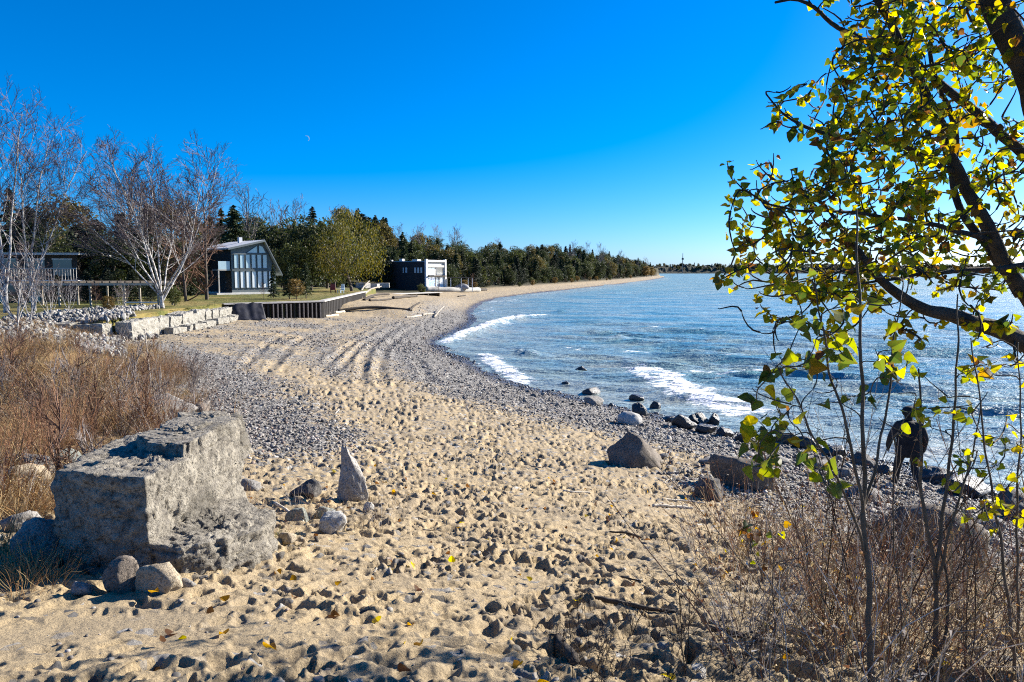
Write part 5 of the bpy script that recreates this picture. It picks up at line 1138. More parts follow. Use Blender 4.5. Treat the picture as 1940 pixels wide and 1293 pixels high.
GRN = [(0.10, 0.13, 0.02), (0.16, 0.18, 0.035), (0.22, 0.17, 0.05)]
C_brush = source("brush", [mesh_data("tuft", *bare(720 + i, 1.3, (9, 6, 3), None, 0.0022, .08, .6, .05)["twigs"][0], (M_twr, M_gtwig)[i]) for i in range(2)] + [tuft(600 + i, 34, 1.0, 0.45, (RUS, TAN, DK, GREY, RUS)[i], 0.0045, 4, .55, 5, .8) for i in range(5)])
C_gold = source("gold_grass", [tuft(620 + i, 60, 0.6, 0.3, TAN, 0.004, 0, .7, 5, 0, .3) for i in range(3)])
C_weed = source("weed", [tuft(640 + i, 8, 0.85, 0.24, (RUS, GREY, DK, RUS, TAN)[i], 0.0036, 5, .9, 6, .5) for i in range(5)])
C_stem = source("dark_stem", [tuft(660 + i, 2, 0.55, 0.05, DK, 0.0042, 7, .35, 6, .55) for i in range(4)])
C_green = source("green_tuft", [tuft(680 + i, 26, 0.16, 0.1, GRN, 0.003, 0, .9, 4, 0, .3) for i in range(3)])
def field(name, coll, n, accept, smin, smax, label, seed, box, zf=None, tilt=.12):
    rg = np.random.default_rng(seed); x = rg.uniform(box[0], box[1], n); y = rg.uniform(box[2], box[3], n); k = accept(x, y, rg); x, y = x[k], y[k]
    z = (zbase(x, y) if zf is None else zf(x, y)); s = rg.uniform(smin, smax, len(x))
    return scatter(name, np.column_stack([x, y, z - 0.01]), np.column_stack([rg.normal(0, tilt, len(x)), rg.normal(0, tilt, len(x)), rg.uniform(0, 6.28, len(x))]), np.repeat(s[:, None], 3, 1) * rg.uniform(.85, 1.15, (len(x), 3)), coll, label)
bxf = lambda y: np.interp(y, [p[1] for p in BANK], [p[0] for p in BANK])
inview = lambda x, y, m=60: (x / np.maximum(y, .5) * FPX + CX > -m - 60) & (x / np.maximum(y, .5) * FPX + CX < 2000 + m)
field("dry_brush", C_brush, 4200, lambda x, y, g: (noise2(x / 1.5, y / 1.5, 18) > -.05) & (x < bxf(y) - 0.25 + .9 * noise2(x / 1.2, y / 1.2, 8)) & inview(x, y) & (y > 8.2) & ~inside(x, y, LAWN) & (y < 27) & (g.uniform(size=len(x)) < np.where(y < 18, .9, .5)), 0.25, 1.2, "tangled dry reddish-brown brush covering the bank at left", 31, (-24, -3.5, 7.5, 33))
field("golden_grass", C_gold, 5200, lambda x, y, g: inview(x, y) & (x < bxf(y) - .1) & (noise2(x / 1.6, y / 1.6, 14) > -0.03), 0.4, 0.9, "tufts of dry golden grass among the brush and below the near lawn", 32, (-31, -3.7, 6.0, 37), lambda x, y: np.maximum(zbase(x, y), np.where(inside(x, y, LAWN), lawn_z(x, y), 0)))
field("sand_edge_weeds", C_weed, 420, lambda x, y, g: (np.abs(x - bxf(y) - .4) < 0.5 + .5 * g.uniform(size=len(x))) & (y > 6.9), 0.35, 0.8, "thin rusty weeds along the edge of sand and brush", 33, (-16, -2.2, 6.5, 30))
field("block_foot_grass", C_gold, 60, lambda x, y, g: ((x + 3.55) ** 2 + ((y - 5.15) * 1.6) ** 2 < .3) | ((x + 4.3) ** 2 + (y - 5.3) ** 2 < .25), 0.35, 0.75, "dry grass tuft at the foot of the concrete block", 34, (-5, -2.6, 4.4, 6.4))
field("stone_foot_weeds", C_weed, 70, lambda x, y, g: ((x + 2.35) ** 2 + (y - 8.3) ** 2 < 1.0), 0.25, 0.6, "rusty weeds between the concrete block and the pointed stone", 35, (-3.5, -1.2, 7, 9.5))
field("green_tufts", C_green, 60, lambda x, y, g: ((x + 2.72) ** 2 + (y - 5.25) ** 2 < .06) | ((x + 2.15) ** 2 + (y - 7.2) ** 2 < .12), 0.6, 1.1, "small green plants by the concrete block's footing", 36, (-3.2, -1.6, 4.8, 7.6))
def right_ok(x, y, g):
    u = x / np.maximum(y, .5) * FPX + CX
    return (u > 1390 + 60 * noise2(x / .4, y / .4, 3)) & (u < 2150) & (y < 9.6) & (shore_d(x, y) > 3.0) & (g.uniform(size=len(x)) < np.where(y < 5.5, 1.0, 0.55))
field("dry_weeds", C_weed, 620, right_ok, 0.4, 1.35, "tangle of thin dry weeds under the saplings at right", 37, (1.2, 8.0, 3.0, 9.6))
field("rusty_seed_heads", C_brush, 22, lambda x, y, g: right_ok(x, y, g) & (y < 6.2) & (noise2(x / .8, y / .8, 31) > .0), 0.4, 0.85, "rusty seed-headed clumps among the weeds at right", 38, (1.4, 5.2, 3.2, 6.4))
field("dark_stems", C_stem, 60, lambda x, y, g: (x / y * FPX + CX > 1010) & (x / y * FPX + CX < 1460), 0.5, 1.0, "sparse thin dark stems rising from the sand at bottom centre", 39, (0.05, 1.9, 3.0, 4.7))
# fallen leaves on the sand
def leaf_shape(seed=0, fold=0.25, curl=0.15):
    """a broad three-cornered toothed leaf with a stalk, length about 1"""
    rg = np.random.default_rng(seed)
    ol = np.array([(0.0, 0.02), (0.26, -0.05), (0.46, 0.06), (0.53, 0.24), (0.48, 0.44), (0.36, 0.63), (0.18, 0.83), (0.0, 1.0)]); ol[1:-1] *= 1 + .07 * rg.normal(size=(6, 2))
    Lf = ol * np.array([-1, 1]); mid = np.array([(0, 0), (0, .12), (0, .25), (0, .4), (0, .55), (0, .7), (0, .85), (0, 1.0)])
    V = []; T = []
    for side in (ol, Lf):
        b = len(V)
        for i in range(8):
            V.append((side[i][0], side[i][1], abs(side[i][0]) * fold * 1.6)); V.append((mid[i][0], mid[i][1], 0))
        for i in range(7):
            q = (b + 2 * i, b + 2 * i + 2, b + 2 * i + 3, b + 2 * i + 1); T.append(q if side is ol else q[::-1])
    V = np.array(V, float); V[:, 2] += -curl * V[:, 1] ** 2 + 0.03 * noise2(V[:, 0] * 5, V[:, 1] * 5, seed)
    b = len(V); V = np.vstack([V, [(-.012, 0, 0), (.012, 0, 0), (.010, -.55, .06), (-.010, -.55, .06)]]); T.append((b, b + 1, b + 2, b + 3))
    V[:, 1] += .55; return V, np.array(T)
LEAFC0 = 0
M_cleaf = leafmat("cottonwood_leaf", 0.62, 0.42, True, boost=1.5, spec=0.35, spots=True)
LEAFC = [(0.42, 0.33, 0.015), (0.36, 0.33, 0.02), (0.20, 0.22, 0.02), (0.11, 0.14, 0.02), (0.055, 0.085, 0.016), (0.30, 0.17, 0.02), (0.12, 0.055, 0.02)]
LSH = [leaf_shape(i, (0.15, 0.3, 0.45)[i], (.1, .25, .4)[i]) for i in range(3)]
LME = [[mesh_data("leaf", V, F, M_cleaf, True, np.tile(np.array(c), (len(V), 1))) for c in LEAFC] for V, F in LSH]
C_fall = source("fallen_leaf", [LME[2][5], LME[1][6], LME[2][6], LME[1][0]])
rg = np.random.default_rng(55); n = 260; x = rg.uniform(-3.5, 5, n); y = rg.uniform(3.1, 13, n); zz, d_ = ground_z(x, y)
scatter("fallen_leaves", np.column_stack([x, y, zz + .012]), np.column_stack([rg.normal(0, .5, n), rg.normal(0, .5, n), rg.uniform(0, 6.28, n)]), np.repeat(rg.uniform(.04, .075, n)[:, None], 3, 1), C_fall, "orange and brown fallen leaves scattered on the sand")
# drift litter: short sticks stranded in lines above the waterline
def bits():
    out = []
    for i in range(4):
        rg = np.random.default_rng(900 + i); P = np.cumsum(np.vstack([[0, 0, .1], np.column_stack([np.full(5, .2), rg.normal(0, .04, 5), rg.normal(0, .02, 5)])]), 0); V, F = tubes(P[None], np.linspace(.05, .03, 6)[None] * rg.uniform(.6, 1), 5, True); out.append(mesh_data("stick", V, F, (M_wood, M_darkw, M_pale, M_wood)[i], True))
    c = source("drift_bit", out); rg = np.random.default_rng(56); n = 5200; r = np.exp(rg.uniform(math.log(6), math.log(60), n)); th = rg.uniform(R(-32), R(36), n); x = r * np.sin(th); y = r * np.cos(th); d = shore_d(x, y); nn = noise2(x / 4, y / 4, 93)
    k = (rg.uniform(size=n) < np.exp(-((d - 6.8 + nn) / .45) ** 2) + .8 * np.exp(-((d - 3.0 + .6 * nn) / .35) ** 2) + .03) & (d > 1) & ~inside(x, y, LAWN) & (grass_weight(x, y) < .3); x, y = x[k], y[k]; z, _ = ground_z(x, y); m = len(x)
    scatter("drift_litter", np.column_stack([x, y, z]), np.column_stack([rg.normal(0, .1, m), rg.normal(0, .15, m), rg.uniform(0, 6.28, m)]), np.repeat((rg.uniform(.12, .5, m) ** 1.3)[:, None], 3, 1), c, "short driftwood sticks stranded in lines along the beach")
bits()
C_whip = source("bare_whip", [tuft(740 + i, 3, 1.9, 0.12, (DK, RUS, GREY)[i], 0.0055, 7, .35, 8, 0, .06) for i in range(3)])
field("bare_whips", C_whip, 46, lambda x, y, g: (x / y * FPX + CX > 1530) & (x / y * FPX + CX < 2080), 0.6, 1.1, "bare whip-like stems rising among the saplings at right", 41, (1.6, 5.0, 3.6, 6.0))
# short grass blades along the lawn's edge
C_lawn = source("lawn_tuft", [tuft(700 + i, 22, 0.10, 0.16, GRN, 0.004, 0, .8, 3, 0, .3) for i in range(3)])
field("lawn_blades", C_lawn, 9000, lambda x, y, g: inside(x, y, LAWN) & inview(x, y), 0.8, 1.6, "short green grass on the lawn terrace", 40, (-46, -15, 36, 92), lawn_z)
# ---------------------------------------------------------------- low growth filling the wooded slope
def crown_of(pr): return [me for nm, me in pr if nm == "crown"][0]
C_under = source("undergrowth", [crown_of(cedarA), crown_of(dkgreen), crown_of(sprA), crown_of(green2), crown_of(olive)])
def undergrowth():
    rg = np.random.default_rng(91); n = 9000; x = rg.uniform(-75, 130, n); y = np.exp(rg.uniform(math.log(126), math.log(640), n)); d = shore_d(x, y)
    k = (d > 13) & (d < 66) & ~((np.abs(x - MC[0]) < 13) & (np.abs(y - MC[1] - 4) < 11)) & ((y > 140) | (d > 24)); i = np.flatnonzero(k)[:900]; x, y = x[i], y[i]
    s = rg.uniform(0.28, 0.6, len(x)) * (1 + 0.4 * sstep(200, 500, y)); kd = rg.choice(5, len(x), p=[.32, .3, .2, .1, .08])
    scatter("undergrowth", np.column_stack([x, y, zbase(x, y) - 0.3]), np.column_stack([np.zeros(len(x)), np.zeros(len(x)), rg.uniform(0, 6, len(x))]), np.repeat(s[:, None], 3, 1), C_under, "dense low dark growth covering the slope between the far trees", kd)
undergrowth()
def far_wood():
    rg = np.random.default_rng(93); n = 1100; t = rg.uniform(0, 1, n); x = np.interp(t, [0, .2, 1], [100, 600, 2700]); y = np.interp(t, [0, .2, 1], [2460, 2480, 2610]) + rg.uniform(20, 90, n)
    z = 6 + 16 * sstep(10, 70, y - np.interp(t, [0, .2, 1], [2460, 2480, 2610])); s = rg.uniform(0.9, 1.7, n)
    scatter("far_wood", np.column_stack([x, y, z]), np.column_stack([np.zeros(n), np.zeros(n), rg.uniform(0, 6, n)]), np.repeat(s[:, None], 3, 1), C_under, "distant dark wood along the top of the far shore")
far_wood()
# mast and lone water tower on the far shore
ms = thing("radio_mast", at(1293, 512, 2480.0), "thin radio mast on the far shore beyond the wooded point", "mast")
MB().tube([(0, 0, -10), (0, 0, 30), (0, 0, 56)], [1.6, 1.3, .8], 6).obj("mast_pole", M_gtwig, ms); MB().box(-3, 3, -2, 2, 34, 40).obj("platform", M_dark, ms)

# ---------------------------------------------------------------- cottonwood and saplings by the camera
def leaf_frames(rg, n, droop=0.55):
    """random rotations: leaves hang from their stalks, faces turned every way"""
    y = unit(np.column_stack([rg.normal(size=(n, 2)) * .8, -droop + .6 * rg.normal(size=n)])); z = perp(rg, y); x = np.cross(y, z)
    return np.stack([x, y, z], -1)
def grow(name, label, limbs, targets, leaf_n, leaf_s, seed, cat="tree", colw=None, bark=None, twig_r=0.0032, step=0.06, part_leaves=300, skip=0.0, root=None):
    rg = np.random.default_rng(seed); org = np.array(root if root is not None else limbs[0][0][0], float)
    t = thing(name, org, label, cat); bark = bark or M_bark
    big = []; nodes = []; ndir = []
    for pts, r0, r1 in limbs:
        P = chaikin(pts, 2); L = np.concatenate([[0], np.cumsum(np.linalg.norm(np.diff(P, axis=0), axis=1))]); m = max(4, int(L[-1] / step)); s = np.linspace(0, L[-1], m)
        Q = np.column_stack([np.interp(s, L, P[:, j]) for j in range(3)]); Q += 0.016 * np.column_stack([noise2(s * 4, s * 0 + 5 * j + r0 * 99, seed) for j in range(3)])
        rr = np.linspace(r0, r1, m) * (1 + .10 * noise2(s * 7, s * 0, seed)); V, F = tubes((Q - org)[None], rr[None], 10 if r0 > .03 else 6, True); mobj("limb" if len(nodes) else "trunk", V, F, bark, t, True)
        nodes.append(Q); ndir.append(unit(np.gradient(Q, axis=0)))
    nodes = np.vstack(nodes); ndir = np.vstack(ndir)
    T = np.array(targets); dmin = np.array([np.min(np.linalg.norm(nodes - q, axis=1)) for q in T]); paths = []; LP = []; LD = []
    for q in T[np.argsort(dmin)]:
        v = q - nodes; dd = np.linalg.norm(v, axis=1); cs = (v * ndir).sum(1) / (dd + 1e-6); cost = dd * (1.35 - 0.45 * cs) + 0.25 * np.maximum(0, nodes[:, 2] - q[2]); i = int(np.argmin(cost)); d = dd[i]
        if d < 0.03: continue
        k = 6; u = np.linspace(0, 1, k)[:, None]; c1 = nodes[i] + ndir[i] * d * 0.45 + rg.normal(size=3) * d * .06; c2 = q - np.array([0, 0, .12]) * d
        B = (1 - u) ** 3 * nodes[i] + 3 * (1 - u) ** 2 * u * c1 + 3 * (1 - u) * u * u * c2 + u ** 3 * q
        paths.append((B, d)); m = max(2, int(d / step)); w_ = np.linspace(0, 1, m + 1)[1:, None] * (k - 1); j = np.minimum(w_.astype(int), k - 2)[:, 0]; f = w_ - j[:, None]
        nn_ = B[j] * (1 - f) + B[j + 1] * f; nodes = np.vstack([nodes, nn_]); ndir = np.vstack([ndir, unit(np.gradient(np.vstack([nodes[i], nn_]), axis=0))[1:]])
        if rg.uniform() > skip:
            for _ in range(rg.poisson(leaf_n)):
                w0 = 1 - rg.uniform(0, 1) ** 1.3 * min(1, .28 / d); jj = min(int(w0 * (k - 1)), k - 2); ff = w0 * (k - 1) - jj; LP.append(B[jj] * (1 - ff) + B[jj + 1] * ff)
    PA = np.array([b for b, _ in paths]); DA = np.array([d for _, d in paths])
    RA = (twig_r * (0.7 + 2.2 * np.sqrt(DA)))[:, None] * np.linspace(1.25, .5, 6)[None]; nb = len(PA) if len(PA) <= 300 else 120
    for i in range(nb):
        V, F = tubes(PA[i:i + 1] - org, RA[i:i + 1], 5); mobj("branch", V, F, bark, t, True)
    if nb < len(PA):
        V, F = tubes(PA[nb:] - org, RA[nb:], 5); o = mobj("twigs", V, F, bark, t, True); o["kind"] = "stuff"
    # leaves: the nearest 300 one by one, the rest as one mass
    LP = np.array(LP); n = len(LP); Rm = leaf_frames(rg, n); sz = leaf_s * rg.uniform(.65, 1.25, n); sh = rg.integers(0, 3, n); pc = np.array(colw or [.2, .2, .22, .16, .1, .07, .05]); cc = rg.choice(len(LEAFC), n, p=pc / pc.sum())
    order = np.argsort(-sz / np.linalg.norm(LP - np.array([0, 0, EYE]), axis=1)); first = order[:part_leaves]; rest = order[part_leaves:]
    for i in first:
        o = bpy.data.objects.new("leaf", LME[sh[i]][cc[i]]); col.objects.link(o); o.parent = t
        M = Matrix([list(Rm[i][r] * sz[i]) + [LP[i][r] - org[r]] for r in range(3)] + [[0, 0, 0, 1]]); o.matrix_local = M
    if len(rest):
        parts = []; C = []
        for i in rest:
            V0, F0 = LSH[sh[i]]; parts.append(((V0 * sz[i]) @ Rm[i].T + LP[i] - org, [F0])); C.append(np.tile(np.array(LEAFC[cc[i]]) * rg.uniform(.75, 1.2), (len(V0), 1)))
        V, F = merge(parts); o = mobj("leaves", V, F, M_cleaf, t, True, np.vstack(C)); o["kind"] = "stuff"
    print(name, "twigs", len(PA), "leaves", n); return t
M_cbark = gmat("cottonwood_bark", (0.035, 0.028, 0.022), (0.085, 0.07, 0.055), 9, 0.9, 1.0, 30, dist=0.03)
M_sbark = gmat("sapling_bark", (0.07, 0.052, 0.034), (0.15, 0.115, 0.08), 9, 0.85, 0.5, 40)
def PX(l): return [at(*q) for q in l]
def pts_in(rg, n, poly, y0, y1):
    xs = [p[0] for p in poly]; ys = [p[1] for p in poly]; out = []
    while len(out) < n:
        a = rg.uniform(min(xs), max(xs), n); b = rg.uniform(min(ys), max(ys), n); k = inside(a, b, poly)
        out += [at(u, v, rg.uniform(y0, y1)) for u, v in zip(a[k], b[k])]
    return out[:n]
def cottonwood():
    rg = np.random.default_rng(5)
    gx, gy = 4.75, 5.3; base = np.array([gx, gy, zat(gx, gy) - .2])
    fork = at(2085, 700, 5.25); f2 = at(2095, 520, 5.3)
    limbs = [([base, base + np.array([-.05, 0, .9]), fork, f2], .17, .13),
             ([f2, at(2010, 300, 5.2), at(1945, 130, 5.1), at(1890, 20, 5.0), at(1850, -110, 4.95), at(1820, -260, 4.9)], .125, .07),
             ([fork, at(2000, 682, 5.15), at(1940, 650, 5.05), at(1870, 616, 4.95), at(1800, 600, 4.85), at(1748, 586, 4.8), at(1700, 556, 4.7), at(1655, 520, 4.65), at(1610, 455, 4.6), at(1570, 400, 4.5)], .085, .010),
             ([fork, at(2000, 640, 5.4), at(1940, 560, 5.4), at(1880, 455, 5.35), at(1815, 330, 5.3), at(1765, 190, 5.2), at(1695, 70, 5.1), at(1640, -40, 5.0), at(1600, -120, 5)], .065, .018),
             ([f2, at(2020, 380, 5.6), at(1930, 275, 5.6), at(1850, 215, 5.5), at(1760, 145, 5.4), at(1690, 105, 5.3), at(1600, 60, 5.2), at(1520, 0, 5.1), at(1470, 5, 5.0)], .055, .008),
             ([at(1935, 560, 5.4), at(1870, 470, 5.6), at(1800, 370, 5.7), at(1815, 240, 5.7), at(1760, 120, 5.6), at(1775, 0, 5.6), at(1740, -90, 5.6)], .035, .008),
             ([f2, at(2000, 500, 5.0), at(1900, 505, 4.9), at(1800, 515, 4.8), at(1700, 525, 4.75), at(1600, 545, 4.6)], .028, .007),
             ([at(1815, 330, 5.3), at(1700, 270, 5.0), at(1600, 260, 4.8), at(1500, 240, 4.6), at(1450, 180, 4.5)], .022, .005),
             ([at(1880, 455, 5.35), at(1740, 420, 5.0), at(1600, 400, 4.8), at(1480, 400, 4.6), at(1410, 360, 4.5)], .02, .005)]
    poly = [(1500, -60), (1560, 40), (1545, 140), (1450, 165), (1440, 245), (1400, 300), (1385, 330), (1385, 400), (1400, 470), (1360, 530), (1400, 560), (1500, 545), (1640, 560), (1760, 520), (1880, 500), (2050, 480), (2050, -60)]
    core = [(1560, 150), (1560, 330), (1430, 340), (1400, 470), (1480, 560), (1640, 560), (1760, 470), (1800, 200), (1720, 60), (1600, 60)]
    top = [(1600, -60), (1620, 100), (1760, 160), (1940, 120), (1940, -60)]
    tg = pts_in(rg, 420, core, 4.2, 6.0) + pts_in(rg, 330, poly, 4.2, 6.6) + pts_in(rg, 120, top, 4.6, 6.2) + pts_in(rg, 60, [(1420, 540), (1480, 680), (1640, 640), (1800, 620), (1940, 700), (1940, 520)], 4.2, 5.4)
    tg += pts_in(rg, 170, [(1700, 40), (1960, -40), (1960, 560), (1640, 560), (1760, 330)], 4.4, 6.4)
    tg += [at(a, b, 4.4) for a, b in ((1378, 308), (1384, 400), (1392, 470), (1360, 585), (1366, 525), (1470, 175), (1440, 245), (1405, 590), (1440, 630), (1470, 670), (1600, 600), (1740, 640))]
    grow("cottonwood_tree", "backlit cottonwood with yellow-green leaves overhanging from the right", limbs, tg, 5.4, 0.050, 6, colw=[.22, .19, .2, .16, .11, .07, .05], bark=M_cbark, root=base, skip=.2)
cottonwood()
def sapling(label, stem, r0, polys, extra, seed, leaf_n, leaf_s, y0, y1, skip, colw=None, more=()):
    rg = np.random.default_rng(seed); p0 = stem[0]; foot = np.array([p0[0], p0[1], zat(p0[0], p0[1]) - .08]); limbs = [([foot] + stem, r0, r0 * .28)] + [(a, b, c) for a, b, c in more]
    tg = [];
    for n, poly in polys: tg += pts_in(rg, n, poly, y0, y1)
    tg += extra
    grow("sapling", label, limbs, tg, leaf_n, leaf_s, seed, "sapling", colw, M_sbark, 0.0022, .05, 300, skip, foot)
sapling("slender cottonwood sapling with straight pale stem, nearest the camera", PX([(1652, 1285, 3.75), (1640, 1040, 3.75), (1636, 850, 3.75), (1630, 650, 3.75), (1626, 520, 3.75), (1622, 400, 3.75)]), .017,
        [(30, [(1430, 640), (1600, 640), (1590, 800), (1430, 840)]), (18, [(1420, 800), (1540, 800), (1540, 900), (1430, 900)]), (34, [(1480, 520), (1740, 520), (1720, 760), (1600, 800)]), (8, [(1540, 860), (1620, 860), (1610, 1000), (1550, 1000)])],
        PX([(1440, 850, 3.6), (1425, 735, 3.6), (1540, 650, 3.6), (1510, 700, 3.6)]), 61, 2.6, 0.066, 3.3, 4.1, .35, [.05, .12, .25, .33, .3, .05, .02],
        more=[(PX([(1642, 1000, 3.75), (1612, 840, 3.7), (1570, 690, 3.65), (1545, 560, 3.6), (1535, 470, 3.6)]), .009, .003), (PX([(1640, 960, 3.75), (1672, 830, 3.8), (1690, 690, 3.85), (1705, 560, 3.9)]), .008, .003), (PX([(1644, 1060, 3.75), (1600, 930, 3.6), (1530, 800, 3.5), (1470, 690, 3.45)]), .008, .003)])
sapling("forked dark sapling in front of the large brown-grey boulder", PX([(1765, 1270, 4.2), (1778, 1180, 4.2), (1772, 1080, 4.2), (1748, 960, 4.2), (1742, 820, 4.2), (1738, 700, 4.2)]), .017,
        [(30, [(1690, 700), (1930, 660), (1930, 900), (1750, 940)])], PX([(1700, 745, 4.0), (1720, 780, 4.1)]), 62, 2.6, 0.052, 3.7, 4.6, .3, [.18, .3, .34, .1, .02, .05, .03],
        more=[(PX([(1772, 1085, 4.2), (1790, 960, 4.2), (1808, 800, 4.2), (1815, 660, 4.2), (1812, 560, 4.2)]), .011, .004), (PX([(1774, 1110, 4.2), (1800, 1000, 4.1), (1840, 880, 4.1), (1860, 760, 4.1)]), .009, .003), (PX([(1765, 1260, 4.2), (1800, 1180, 4.2), (1795, 1090, 4.2), (1780, 1040, 4.2)]), .009, .006)])
sapling("thin sapling with yellow leaves at the right edge", PX([(1925, 1270, 4.0), (1905, 1080, 4.0), (1880, 950, 4.0), (1862, 800, 4.0), (1840, 640, 4.0)]), .011,
        [(16, [(1850, 900), (1935, 900), (1935, 1010), (1860, 1010)]), (18, [(1840, 640), (1960, 640), (1960, 880), (1860, 880)])], PX([(1830, 980, 3.9)]), 63, 2.2, 0.047, 3.6, 4.4, .35, [.5, .3, .1, .03, .0, .07, .0],
        more=[(PX([(1930, 1200, 4.0), (1925, 1000, 4.0), (1935, 820, 4.0), (1930, 650, 4.0)]), .008, .003)])
sapling("leaning whip-thin sapling between the straight stem and the forked one", PX([(1712, 1280, 4.6), (1700, 1100, 4.6), (1690, 960, 4.6), (1700, 830, 4.6)]), .007, [(9, [(1660, 760), (1740, 760), (1730, 900), (1670, 900)])], [], 64, .6, 0.07, 4.2, 5, .5, [.2, .2, .2, .2, .1, .1, 0])
sapling("small dark-leaved sapling left of the straight stem", PX([(1470, 1180, 4.6), (1465, 1080, 4.6), (1460, 1000, 4.6), (1445, 960, 4.6)]), .006, [(14, [(1400, 960), (1530, 930), (1530, 1090), (1410, 1090)])], [], 65, 1.8, 0.05, 4.3, 5, .1, [0, .05, .05, .1, .1, .2, .5])

# ---------------------------------------------------------------- the person by the water
def person():
    p = G(1716, 928); t = bpy.data.objects.new("person", None)
    J = {"pel": (0, 0, .93), "wa": (0, .02, 1.08), "ch": (0, .06, 1.30), "nk": (0, .12, 1.47), "hb": (0, .15, 1.56), "hd": (0, .18, 1.66), "ht": (0, .18, 1.74),
         "ls": (-.19, .07, 1.39), "le": (-.29, .05, 1.12), "lw": (-.30, .16, .90), "lh": (-.295, .18, .83), "rs": (.19, .07, 1.39), "re": (.27, .04, 1.11), "rw": (.28, .14, .88), "rh": (.275, .16, .81),
         "lk0": (-.10, 0, .88), "lk": (-.13, .14, .50), "la": (-.14, .16, .10), "lt": (-.15, .34, .04), "rk0": (.10, 0, .88), "rk": (.12, .0, .50), "ra": (.14, -.22, .13), "rt": (.15, -.06, .04)}
    rad = {"pel": .17, "wa": .165, "ch": .185, "nk": .065, "hb": .075, "hd": .10, "ht": .085, "ls": .085, "le": .065, "lw": .05, "lh": .042, "rs": .085, "re": .065, "rw": .05, "rh": .042, "lk0": .10, "lk": .075, "la": .055, "lt": .045, "rk0": .10, "rk": .075, "ra": .055, "rt": .045}
    E = [("pel", "wa"), ("wa", "ch"), ("ch", "nk"), ("nk", "hb"), ("hb", "hd"), ("hd", "ht"), ("ch", "ls"), ("ls", "le"), ("le", "lw"), ("lw", "lh"), ("ch", "rs"), ("rs", "re"), ("re", "rw"), ("rw", "rh"), ("pel", "lk0"), ("lk0", "lk"), ("lk", "la"), ("la", "lt"), ("pel", "rk0"), ("rk0", "rk"), ("rk", "ra"), ("ra", "rt")]
    for s, hn in ((-1, "l"), (1, "r")):          # five fingers on each hand
        hx, hy, hz = J[hn + "h"]
        for f, (dx, dy, ln) in enumerate(((.03, .035, .055), (.012, .03, .085), (.0, .012, .092), (-.006, -.008, .086), (-.008, -.026, .068))):
            a = "%sf%d" % (hn, f); J[a] = (hx - s * dx * .6, hy + dy, hz - ln * .5); J[a + "b"] = (hx - s * (dx * .6 + .015), hy + dy + .008, hz - ln); rad[a] = .011; rad[a + "b"] = .009; E += [(hn + "h", a), (a, a + "b")]
    ks = list(J); me = bpy.data.meshes.new("body"); me.from_pydata([J[k] for k in ks], [(ks.index(a), ks.index(b)) for a, b in E], [])
    o = bpy.data.objects.new("person", me); col.objects.link(o); o.location = (p[0], p[1], p[2] + .01); o.rotation_euler = (R(4), 0, R(-14)); o.scale = (1.16, 1.12, 0.98)
    o.modifiers.new("skin", 'SKIN'); sv = me.skin_vertices[0].data
    for i, k in enumerate(ks): sv[i].radius = (rad[k] * (1.0 if k not in ("pel", "wa", "ch") else 1.05), rad[k] * (1.0 if k not in ("pel", "wa", "ch") else .72)); sv[i].use_root = (k == "pel")
    sb = o.modifiers.new("smooth", 'SUBSURF'); sb.levels = 2; sb.render_levels = 2
    m, n, l, b = new_mat("dark_clothes_and_skin"); tc = N(n, "ShaderNodeTexCoord"); sx = N(n, "ShaderNodeSeparateXYZ"); l.new(tc.outputs['Object'], sx.inputs[0])
    nz = N(n, "ShaderNodeTexNoise", Scale=14, Detail=5); l.new(tc.outputs['Object'], nz.inputs[0])
    cl = mixc(n, l, nz.outputs[0], (0.008, 0.008, 0.010), (0.022, 0.021, 0.023)); l.new(mixc(n, l, ramp(n, l, sx.outputs[2], [(0.0, 0.0), (1.0, 0.0)]), cl, (0.45, 0.28, 0.2)), b.inputs['Base Color']); b.inputs['Roughness'].default_value = .85
    bp = N(n, "ShaderNodeBump", Strength=.6, Distance=.02); l.new(nz.outputs[0], bp.inputs['Height']); l.new(bp.outputs[0], b.inputs['Normal']); me.materials.append(m)
    M_coat = gmat("black_coat", (0.007, 0.007, 0.009), (0.02, 0.019, 0.021), 12, 0.85, .7, 18); M_skin = gmat("skin", (0.42, 0.26, 0.19), (0.5, 0.32, 0.24), 6, 0.6, .1)
    # coat over the trunk: rings following the body, with a hem
    prof = [(.74, .215, .16, 0), (.80, .22, .165, 0), (.95, .215, .165, .0), (1.08, .205, .16, .02), (1.22, .225, .16, .045), (1.34, .235, .15, .07), (1.42, .19, .13, .09), (1.48, .105, .10, .11)]
    an = np.linspace(0, 2 * math.pi, 28, endpoint=False); V = np.vstack([np.column_stack([a * np.cos(an) * (1 + .03 * np.sin(5 * an + z * 9)), c + b_ * np.sin(an) * (1 + .03 * np.cos(4 * an + z * 7)), np.full(28, z) + .01 * np.sin(3 * an)]) for z, a, b_, c in prof])
    i = np.arange(7)[:, None] * 28 + np.arange(28)[None]; i2 = np.arange(7)[:, None] * 28 + (np.arange(28)[None] + 1) % 28; Q = np.stack([i, i2, i2 + 28, i + 28], -1).reshape(-1, 4)
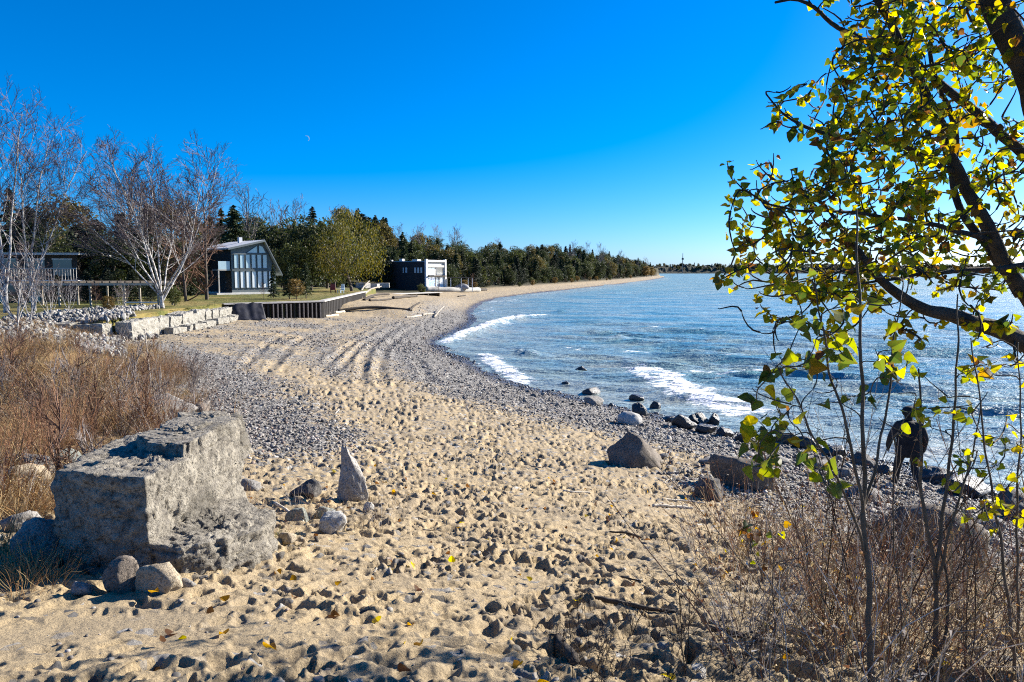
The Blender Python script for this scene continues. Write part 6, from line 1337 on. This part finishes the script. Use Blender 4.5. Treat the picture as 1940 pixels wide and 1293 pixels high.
    c = mobj("coat", V, Q, M_coat, o, True); c.modifiers.new("cloth", 'SOLIDIFY').thickness = .012
    V, F = rock_geo((.235, .27, .25), 801, 3, 3, .1, .02, flat_base=-2); mobj("hood", V, F, M_coat, o, True, loc=(0, .145, 1.535))
    fV, fF = rock_geo((.15, .06, .19), 802, 3, 3, .1, .01, flat_base=-2); f = mobj("face", fV, fF, M_skin, o, True, loc=(0, .268, 1.555))
    MB().prism([(-.014, .0), (.014, .0), (.006, .06)], .0, .05).obj("nose", M_skin, f, loc=(0, .015, .075))
    for s in (-1, 1): V, F = rock_geo((.024, .012, .014), 803, 2, 3, .1, 0, flat_base=-2); mobj("eye", V, F, M_dark, f, True, loc=(s * .034, .03, .11))
    MB().box(-.026, .026, .022, .032, .045, .055).obj("mouth", M_maroon, f)
    tag(o, "person in black hooded coat walking along the waterline behind the saplings", "person")
person()
# the moon: a thin crescent shell far off
def moon():
    c = at(581, 263, 9000.0); r = 34.0; an = np.linspace(-1.45, 1.45, 25); m, n, l, b = new_mat("moonlight"); n.remove(b); e = N(n, "ShaderNodeEmission"); e.inputs[0].default_value = (.62, .80, 1, 1); e.inputs[1].default_value = .24
    tc = N(n, "ShaderNodeTexCoord"); nz = N(n, "ShaderNodeTexNoise", Scale=.05); l.new(tc.outputs['Object'], nz.inputs[0]); l.new(mixc(n, l, nz.outputs[0], (.45, .65, .9), (.7, .85, 1)), e.inputs[0]); l.new(e.outputs[0], n["Material Output"].inputs[0])
    out = np.column_stack([np.cos(an) * r, np.zeros(25), np.sin(an) * r]); inn = np.column_stack([np.cos(an) * r * .78, np.zeros(25), np.sin(an) * r * .985]); mid = (out + inn) / 2; mid[:, 1] = -10
    V = np.vstack([out, mid, inn]); i = np.arange(24)
    F = np.vstack([np.stack([i, i + 1, i + 26, i + 25], 1), np.stack([i + 25, i + 26, i + 51, i + 50], 1), np.stack([i + 50, i + 51, i + 1, i], 1)])
    tag(mobj("moon", V, F, m, None, True, loc=c, rot=(0, R(-28), 0)), "thin pale crescent moon high in the blue sky", "moon")
moon()
